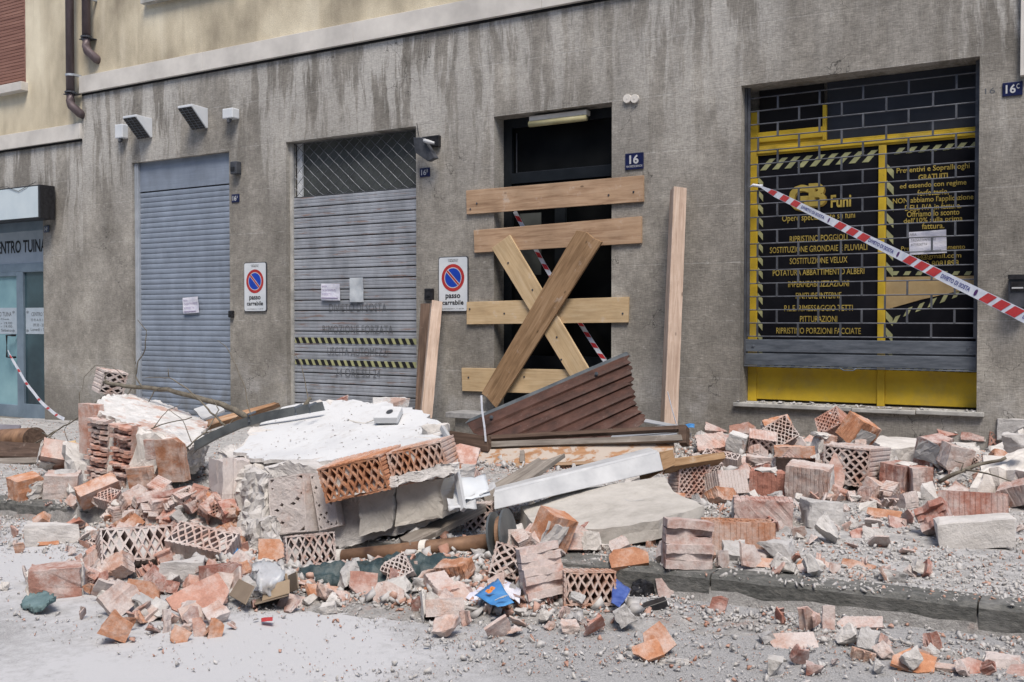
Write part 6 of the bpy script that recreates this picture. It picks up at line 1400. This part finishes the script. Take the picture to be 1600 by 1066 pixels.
# branches
def branch(paths, label, name='branch', m='bark'):
    r = empty(name, P(*paths[0][0][0]), label, 'branch', 'broken branches')
    for i, (pts, r0, r1) in enumerate(paths):
        Pn = [P(*q) for q in pts]; sm = []
        for a, b in zip(Pn, Pn[1:]):
            for k in range(5): t = k / 5; sm.append(a.lerp(b, t) + Vector([noise.noise(a.lerp(b, t) * 9 + Vector((q * 5, 0, 0))) * .012 for q in range(3)]))
        sm.append(Pn[-1]); mb = MB(); mb.tube(sm, [r0 + (r1 - r0) * k / (len(sm) - 1) for k in range(len(sm))], 7); mb.build('limb' if i == 0 else 'twig', M[m], r, True)
branch([([(162, 597, 5.7), (205, 605, 5.7), (262, 609, 5.75), (312, 622, 5.8), (356, 636, 5.8), (385, 652, 5.7)], .016, .026),
        ([(222, 606, 5.7), (213, 588, 5.7), (216, 565, 5.7), (228, 545, 5.7), (229, 515, 5.7), (215, 500, 5.7)], .007, .003), ([(352, 666, 5.4), (325, 640, 5.6), (292, 608, 5.7), (265, 590, 5.7), (226, 591, 5.7)], .009, .003),
        ([(264, 588, 5.7), (263, 577, 5.7)], .005, .003), ([(205, 605, 5.7), (198, 620, 5.7)], .006, .003), ([(233, 628, 5.7), (240, 612, 5.7), (250, 606, 5.7)], .004, .006), ([(213, 570, 5.7), (206, 550, 5.7)], .003, .002),
        ([(197, 592, 5.75), (175, 571, 5.8), (148, 572, 5.8), (132, 588, 5.8), (128, 610, 5.8)], .003, .0015), ([(176, 602, 5.7), (164, 592, 5.7), (165, 584, 5.7)], .009, .004)],
       'long forked branch lying behind the left chunk, twigs rising before the blue shutter')
branch([([(22, 712, 5.9), (60, 690, 5.9), (100, 666, 5.9), (135, 645, 5.9), (150, 628, 5.95)], .008, .005), ([(90, 672, 5.9), (70, 690, 5.8), (66, 715, 5.8)], .008, .003), ([(125, 650, 5.9), (124, 613, 5.9)], .005, .003), ([(50, 665, 5.85), (48, 668, 5.8), (60, 672, 5.8)], .002, .002), ([(150, 628, 5.95), (170, 612, 6), (196, 604, 6)], .005, .003),
        ([(66, 676, 5.9), (86, 688, 5.8), (70, 705, 5.7), (73, 722, 5.6)], .007, .003), ([(85, 684, 5.8), (78, 700, 5.7), (82, 712, 5.7)], .006, .003)], 'thin branch reaching over the old roller at the far left')
branch([([(392, 652, 5.3), (384, 610, 5.4), (368, 570, 5.5), (352, 540, 5.5), (340, 532, 5.5)], .005, .002)], 'single curved twig before the wall under the left driveway sign', 'twig')
branch([([(483, 632, 5.4), (477, 600, 5.5), (470, 570, 5.5), (462, 556, 5.5), (452, 553, 5.5)], .004, .002), ([(476, 636, 5.35), (486, 622, 5.4)], .016, .012)], 'thin crooked twig in front of the worn grey shutter', 'twig')
branch([([(1468, 752, 6.0), (1500, 738, 6.0), (1535, 726, 6.1), (1572, 715, 6.1)], .012, .009), ([(1510, 735, 6.0), (1545, 740, 5.9), (1580, 752, 5.8)], .006, .003), ([(1503, 736, 6.0), (1506, 724, 6.0), (1492, 720, 6.0)], .004, .002)], 'dry twig lying over the bricks at the right edge', 'branch')
branch([([(60, 722, 5.6), (110, 700, 5.5), (180, 690, 5.2), (240, 668, 5.15), (300, 652, 5.3)], .007, .004), ([(110, 700, 5.5), (100, 672, 5.6), (112, 655, 5.6)], .004, .002), ([(240, 668, 5.15), (262, 640, 5.3), (282, 632, 5.4)], .004, .002)], 'thin bare branch lying across the front of the left chunk')
branch([([(290, 700, 5.0), (322, 676, 5.1), (342, 640, 5.4), (330, 622, 5.5)], .006, .003), ([(322, 676, 5.1), (352, 668, 5.1), (372, 650, 5.3)], .004, .002), ([(300, 690, 5.0), (285, 655, 5.2), (262, 640, 5.4)], .004, .002)], 'tangle of thin twigs between the two large chunks of wall')
# far left scrap
r = empty('old_roller', P(20, 700, 6.1), 'old brown roller drum with a round end at the far left edge', 'roller')
a = P(54, 686, 6.15); b = P(-60, 690, 6.6); mb = MB(); mb.tube([a, b], .115, 28); mb.build('drum', M['rustpipe'], r, True)
ax = (a - b).normalized(); mb = MB(); mb.tube([a, a + ax * .012], .118, 28); mb.tube([a + ax * .012, a + ax * .016], .085, 28); mb.build('end_cap', M['wood_dark'], r)
o = quadboard('scrap_panel', P(-30, 662, 6.5), P(32, 664, 6.4), P(22, 686, 6.15), P(-40, 690, 6.2), .02, 'guide_violet', 'grey violet metal panel behind the old roller', 'panel')
quadboard('timber', P(-20, 688, 5.95), P(78, 694, 5.85), P(78, 716, 5.75), P(-20, 712, 5.8), .1, 'wood_dark', 'dark timber under the old roller at far left', 'timber')
quadboard('timber', P(-20, 716, 5.65), P(76, 714, 5.7), P(76, 722, 5.66), P(-20, 726, 5.6), .06, 'wood_grey', 'grey timber below the dark one at far left', 'timber')
quadboard('timber', P(68, 697, 6.0), P(118, 688, 6.2), P(120, 696, 6.15), P(70, 708, 5.95), .04, 'plank_pale', 'pale splintered board behind the tilted pink brick', 'timber', rag=.03)
quadboard('timber', P(316, 658, 5.9), P(430, 628, 6.2), P(431, 632, 6.2), P(318, 668, 5.85), .05, 'wood_int', 'splintered wooden slat behind the curved steel bar', 'timber', rag=.05)
quadboard('timber', P(300, 640, 6.0), P(335, 628, 6.2), P(352, 640, 6.1), P(318, 655, 5.9), .02, 'white', 'white board scrap behind the left chunk', 'board', rag=.02)
CH('brown stone on the far rim of the white plaster', 534, 624, 22, 10, .5, Y=5.75, m='t_red', boxy=.3)
CH('mortar lump on the right rim of the white plaster', 680, 690, 50, 30, .8, Y=4.85, m='mortar2', boxy=.4, rough=.12)
CH('grey plaster hump at the back of the white plaster', 612, 634, 60, 16, .6, Y=5.6, m='plaster_dusty', boxy=.3, rough=.06)
CH('dark tyre-like scrap in the hollow behind the lattice brick', 1125, 735, 46, 30, .6, m='black', boxy=.2, rough=.08, name='rubber_scrap', cat='scrap')
CH('knot of black plastic rubbish at the start of the kerb', 1005, 932, 42, 24, .7, m='black', boxy=.3, rough=.25, name='rubbish', cat='rubbish')
quadboard('plastic_plate', P(990, 946, 4.0), P(1038, 932, 4.08), P(1042, 938, 4.04), P(994, 954, 3.95), .03, 'black', 'flat black plastic plate below the kerb', 'plate')
# ------------------------------------------------------------ barrier tape
def tape(name, p0, p1, wd, label, marks, thin=.10, sag=0.0, dots=(), words=()):
    r = empty(name, p0, label, 'barrier tape'); n = 60; L = (p1 - p0).length; d = (p1 - p0).normalized()
    s = d.cross(Vector((-.12, 1, .05))).normalized(); s = s if s.z > 0 else -s; nn = s.cross(d).normalized(); nn = nn if nn.y < 0 else -nn
    def wdt(t): return wd * (.22 + .78 * min(1, t / thin)) if thin else wd
    def pt(t, v, o=0): return p0.lerp(p1, t) + s * (v - .5) * wdt(t) + Vector((0, 0, -sag * 4 * t * (1 - t))) + nn * (o + .004 * math.sin(t * 23))
    mb = MB(); vs = []
    for i in range(n + 1): t = i / n; vs += [pt(t, 0), pt(t, 1), pt(t, 1, -.0012), pt(t, 0, -.0012)]
    mb.add(vs, [(4 * i + k, 4 * i + 4 + k, 4 * i + 4 + (k + 1) % 4, 4 * i + (k + 1) % 4) for i in range(n) for k in range(4)] + [(3, 2, 1, 0), (4 * n, 4 * n + 1, 4 * n + 2, 4 * n + 3)]); mb.build('strip', M['tapewhite'], r)
    mb = MB()
    for a, b in marks:
        k = wd / L * .9; m = 4
        for q in range(m):
            t0 = a + (b - a) * q / m; t1 = a + (b - a) * (q + 1) / m
            mb.add([pt(t0 - k * .0, .06, .0015), pt(t1, .06, .0015), pt(t1 + k, .94, .0015), pt(t0 + k, .94, .0015)], [(0, 1, 2, 3)])
    if marks: mb.build('red_stripes', M['tapered'], r)
    if words:
        mb = MB()
        for w_, a, b in words:
            v, f = text_data(w_, .02); mb.add([pt(a + (b - a) * x, .30 + .42 * y, .002) for x, y in v], f)
        mb.build('lettering', M['tapeblue'], r)
        mb = MB()
        for a in dots: mb.add([pt(a + .018 * wd / .07 * .9 * math.cos(k * .52) / L * 1.2, .5 + .32 * math.sin(k * .52), .002) for k in range(12)], [tuple(range(12))])
        mb.build('emblem', M['tapeviolet'], r)
    return r
p0 = fac(1187, 291, -.08); p1 = P(1790, 588, 4.4)
def proj(p):
    q = p - Vector((0, 0, CZ)); st, ct, sp, cp = math.sin(TH), math.cos(TH), math.sin(PT), math.cos(PT)
    return 800 + F * q.dot(Vector((ct, st, 0))) / q.dot(Vector((-st * cp, ct * cp, -sp)))
def tx(x):
    lo, hi = 0.0, 1.0
    for _ in range(40):
        m = (lo + hi) / 2
        if proj(p0.lerp(p1, m)) < x: lo = m
        else: hi = m
    return lo
tape('barrier_tape', p0, p1, .055, 'red and white barrier tape running from the shop grille out to the right edge', [(tx(a), tx(b)) for a, b in ((1202, 1211), (1220, 1229), (1236, 1246), (1306, 1317), (1324, 1335), (1341, 1353), (1414, 1426), (1432, 1445), (1450, 1463), (1532, 1546), (1553, 1568), (1574, 1590), (1668, 1690), (1700, 1722))],
     words=(('DIVIETO DI SOSTA', tx(1252), tx(1289)), ('DIVIETO DI SOSTA', tx(1357), tx(1397)), ('DIVIETO DI SOSTA', tx(1471), tx(1515)), ('DIVIETO DI SOSTA', tx(1600), tx(1648))), dots=(tx(1296), tx(1404), tx(1524)))
tape('barrier_tape', fac(804, 330, -.10), fac(948, 568, -.10), .045, 'red and white tape hanging behind the boards in the doorway', [(t, t + .035) for t in [i * .075 + .02 for i in range(13)]], thin=0, sag=.05)
tape('barrier_tape', fac(12, 547, .10), P(100, 655, 8.5), .05, 'slack red and white tape tied to the studio door handle', [(t, t + .03) for t in (.04, .18, .33, .55, .7, .85)], thin=.1, sag=.16)
mb = MB(); a = fac(1187, 291, -.10); mb.tube([a + Vector((-.10, 0, -.005)), a + Vector((-.05, -.03, .01)), a, a + Vector((.03, -.01, .004))], [.006, .014, .016, .008], 7); o = mb.build('tape_knot', M['tapewhite'], smooth=True); tag(o, 'white knot of tape on the shop grille', 'knot')
# ------------------------------------------------------------ small pieces strewn about
rg = random.Random(11)
def inview(p, m=10):
    q = p - Vector((0, 0, CZ)); st, ct = math.sin(TH), math.cos(TH); z = q.dot(Vector((-st, ct, 0))); return z > .5 and -20 < 800 + F * q.dot(Vector((ct, st, 0))) / z < 1620
sh_m = [shard(rg.uniform(.07, .13), rg.uniform(.05, .10), seed=200 + i, m=['t_pink', 't_orange', 't_pale', 't_red', 't_pale', 't_pink'][i % 6], nw=i % 4, cuts=2, bend=.1 * (i % 3)) for i in range(18)]
ch_m = [chunk(rg.uniform(.06, .11), rg.uniform(.04, .07), rg.uniform(.05, .09), seed=300 + i, m=['mortar', 'mortar2', 't_pale', 'mortar2'][i % 4], boxy=rg.uniform(.3, .8), rough=.14, n=18, sub=3) for i in range(16)]
bk_m = [brickblock(W=.16 + .03 * (i % 3), H=.11, D=.12, seed=400 + i, m=['t_pink', 't_pale', 't_red', 't_orange', 't_pale'][i % 5], cuts=3, ribs=[1, 5, 7][i % 3], amp=.004) for i in range(10)] + [hollow(seed=420 + i, W=.2, nx=5, nz=3, brk=.15, fill=.3, m=['t_pale', 't_pink'][i % 2], k=.7) for i in range(4)]
ZONES = [  # px range of the picture a zone covers (as ground areas): x0 x1 y0 y1 weight
    (100, 380, 800, 990, 3.2), (350, 780, 890, 960, 2.4), (780, 1120, 820, 950, 2.2), (1060, 1400, 690, 800, 2.6), (1180, 1600, 740, 840, 1.6), (1000, 1450, 820, 915, 1.8), (1150, 1600, 960, 1060, .55), (0, 140, 770, 930, 1.6), (280, 420, 760, 880, 1.2), (1400, 1600, 680, 760, 1.2), (640, 1060, 930, 1000, .6), (740, 1060, 740, 830, .8)]
def zp(zs=ZONES):
    z = rg.choices(zs, [q[4] * (q[1] - q[0]) * (q[3] - q[2]) ** .7 for q in zs])[0]; return rg.uniform(z[0], z[1]), rg.uniform(z[2], z[3])
def strew(n, name, meshes, label, cat, group, smin, smax, sink=.01, zs=ZONES):
    for i in range(n):
        px, py = zp(zs); p = gp(px, py)
        if p.y > WY - .15 or KY - .12 < p.y < KY + .14 and p.x > -2.3: continue
        o = link(name, rg.choice(meshes), label, cat, group); Rm = Euler((rg.uniform(-1, 1), rg.uniform(-.6, .6), rg.uniform(0, 6.28))).to_matrix(); s = rg.uniform(smin, smax)
        co = np.array([v.co[:] for v in o.data.vertices]) * s @ np.array(Rm).T
        o.matrix_world = Matrix.Translation((p.x, p.y, terr(p.x, p.y) - co[:, 2].min() - sink * s)) @ Rm.to_4x4() @ Matrix.Scale(s, 4)
BZ = [(130, 380, 780, 930, 6), (1070, 1400, 700, 800, 4), (1380, 1600, 720, 800, 1.5), (800, 1100, 840, 930, 1.5), (430, 720, 900, 940, 1), (0, 130, 770, 850, .5), (280, 400, 740, 860, 1.5)]
strew(150, 'broken_brick', bk_m, 'half-buried broken brick coated with grey dust in the rubble heap', 'brick', 'half-buried broken bricks', .5, .85, .04, BZ)
strew(275, 'terracotta_shard', sh_m, 'small broken terracotta shard, no bigger than a hand, lying in the rubble', 'shard', 'small terracotta shards', .45, 1.15)
strew(270, 'mortar_lump', ch_m, 'fist-sized grey lump of mortar lying in the rubble', 'rubble lump', 'small mortar lumps', .4, 1.2)
# gravel: crumbs of mortar and clay nobody could count
def gravel(name, n, seed, m, rmin, rmax, fn, label):
    r = np.random.RandomState(seed); protos = []
    for k in range(8):
        bm = bmesh.new()
        for _ in range(7): v = Vector(r.normal(size=3)).normalized(); v = Vector([math.copysign(abs(q) ** .75, q) for q in v]); bm.verts.new((v.x, v.y * .8, v.z * .5))
        bmesh.ops.convex_hull(bm, input=bm.verts[:]); bmesh.ops.triangulate(bm, faces=bm.faces[:]); bm.verts.index_update()
        protos.append((np.array([v.co[:] for v in bm.verts]), np.array([[v.index for v in f.verts] for f in bm.faces]))); bm.free()
    V = []; Fc = []; c = 0; k = 0; tries = 0
    while k < n and tries < n * 12:
        tries += 1; y = 2.55 + (r.rand() ** 1.25) * 6.2; half = y * 1.0; xl = y * -1.62 - .2; xr = y * -.065 + .3; x = xl + (xr - xl) * r.rand()
        if r.rand() > fn(x, y): continue
        s = rmin * (rmax / rmin) ** (r.rand() ** (2.7 if bump(x, y) > .03 or y > KY - .4 else 7.0)); pv, pf = protos[r.randint(8)]; a = r.rand() * 6.28; R3 = np.array(Euler((r.rand() * 1.2, r.rand() * 1.2, a)).to_matrix())
        z = max(base(x, y), bedz(x, y)) + s * .35
        V.append((pv * s * (.7 + .6 * r.rand(3))) @ R3.T + (x, y, z)); Fc.append(pf + c); c += len(pv); k += 1
    V = np.concatenate(V); Fc = np.concatenate(Fc); me = bpy.data.meshes.new(name)
    me.vertices.add(len(V)); me.vertices.foreach_set('co', V.ravel()); me.loops.add(Fc.size); me.loops.foreach_set('vertex_index', Fc.ravel())
    me.polygons.add(len(Fc)); me.polygons.foreach_set('loop_start', np.arange(0, Fc.size, 3)); me.update(calc_edges=True); me.materials.append(M[m])
    o = bpy.data.objects.new(name, me); COL.objects.link(o); tag(o, label, 'gravel', kind='stuff')
def dens_c(x, y):
    b = bump(x, y); n_ = noise.fractal(Vector((x * 3.5, y * 3.5, 4)), 1, 2, 3); return min(1, b * 12) * (1 if b > .03 else 0) * min(1, max(.05, .6 + n_ * 1.6))
gravel('crushed_rubble', 9000, 4, 'g_grey', .012, .052, dens_c, 'coarse crushed mortar and brick bits packed between the larger pieces')
gravel('crushed_brick', 5000, 5, 'g_pink', .012, .040, dens_c, 'coarse crushed pink brick bits packed between the larger pieces')
def dens(x, y):
    b = bump(x, y); d = min(1, b * 14)
    if y > KY: d = max(d, .35 if x > -4.5 else .12)
    else: d = max(d, .5 * math.exp(-((y - 4.2) / .45) ** 2), (.22 * math.exp(-((y - 3.6) / .8) ** 2)) if x > -2.4 else .02)
    n_ = noise.fractal(Vector((x * 2.5, y * 2.5, 0)), 1, 2, 3); return d * min(1, max(.12, .75 + n_ * 1.3))
gravel('mortar_gravel', 100000, 1, 'g_grey', .0035, .021, dens, 'pale mortar crumbs and gravel covering the rubble and kerb edge')
gravel('brick_gravel', 18000, 2, 'g_pink', .004, .018, dens, 'pink crumbs of crushed brick scattered through the rubble')
gravel('sill_debris', 900, 3, 'g_grey', .004, .02, lambda x, y: 0, '') if False else None
mb = MB(); rr = random.Random(6)
for i in range(150):
    x = rr.uniform(-2.9, -.93); s = rr.uniform(.006, .022) * (1.6 if rr.random() < .1 else 1); y = WY + rr.uniform(-.03, .08); z = .472
    pts = [(x + s * rr.uniform(-1, 1), y + s * rr.uniform(-1, 1), z + s * .9 * rr.uniform(0, 1)) for _ in range(7)]
    bm = bmesh.new(); [bm.verts.new(p) for p in pts]; bmesh.ops.convex_hull(bm, input=bm.verts[:]); bm.verts.index_update(); mb.add([v.co[:] for v in bm.verts], [tuple(v.index for v in f.verts) for f in bm.faces]); bm.free()
tag(mb.build('sill_debris', M['g_grey']), 'crumbs of mortar lying on the shop sill', 'gravel', kind='stuff')
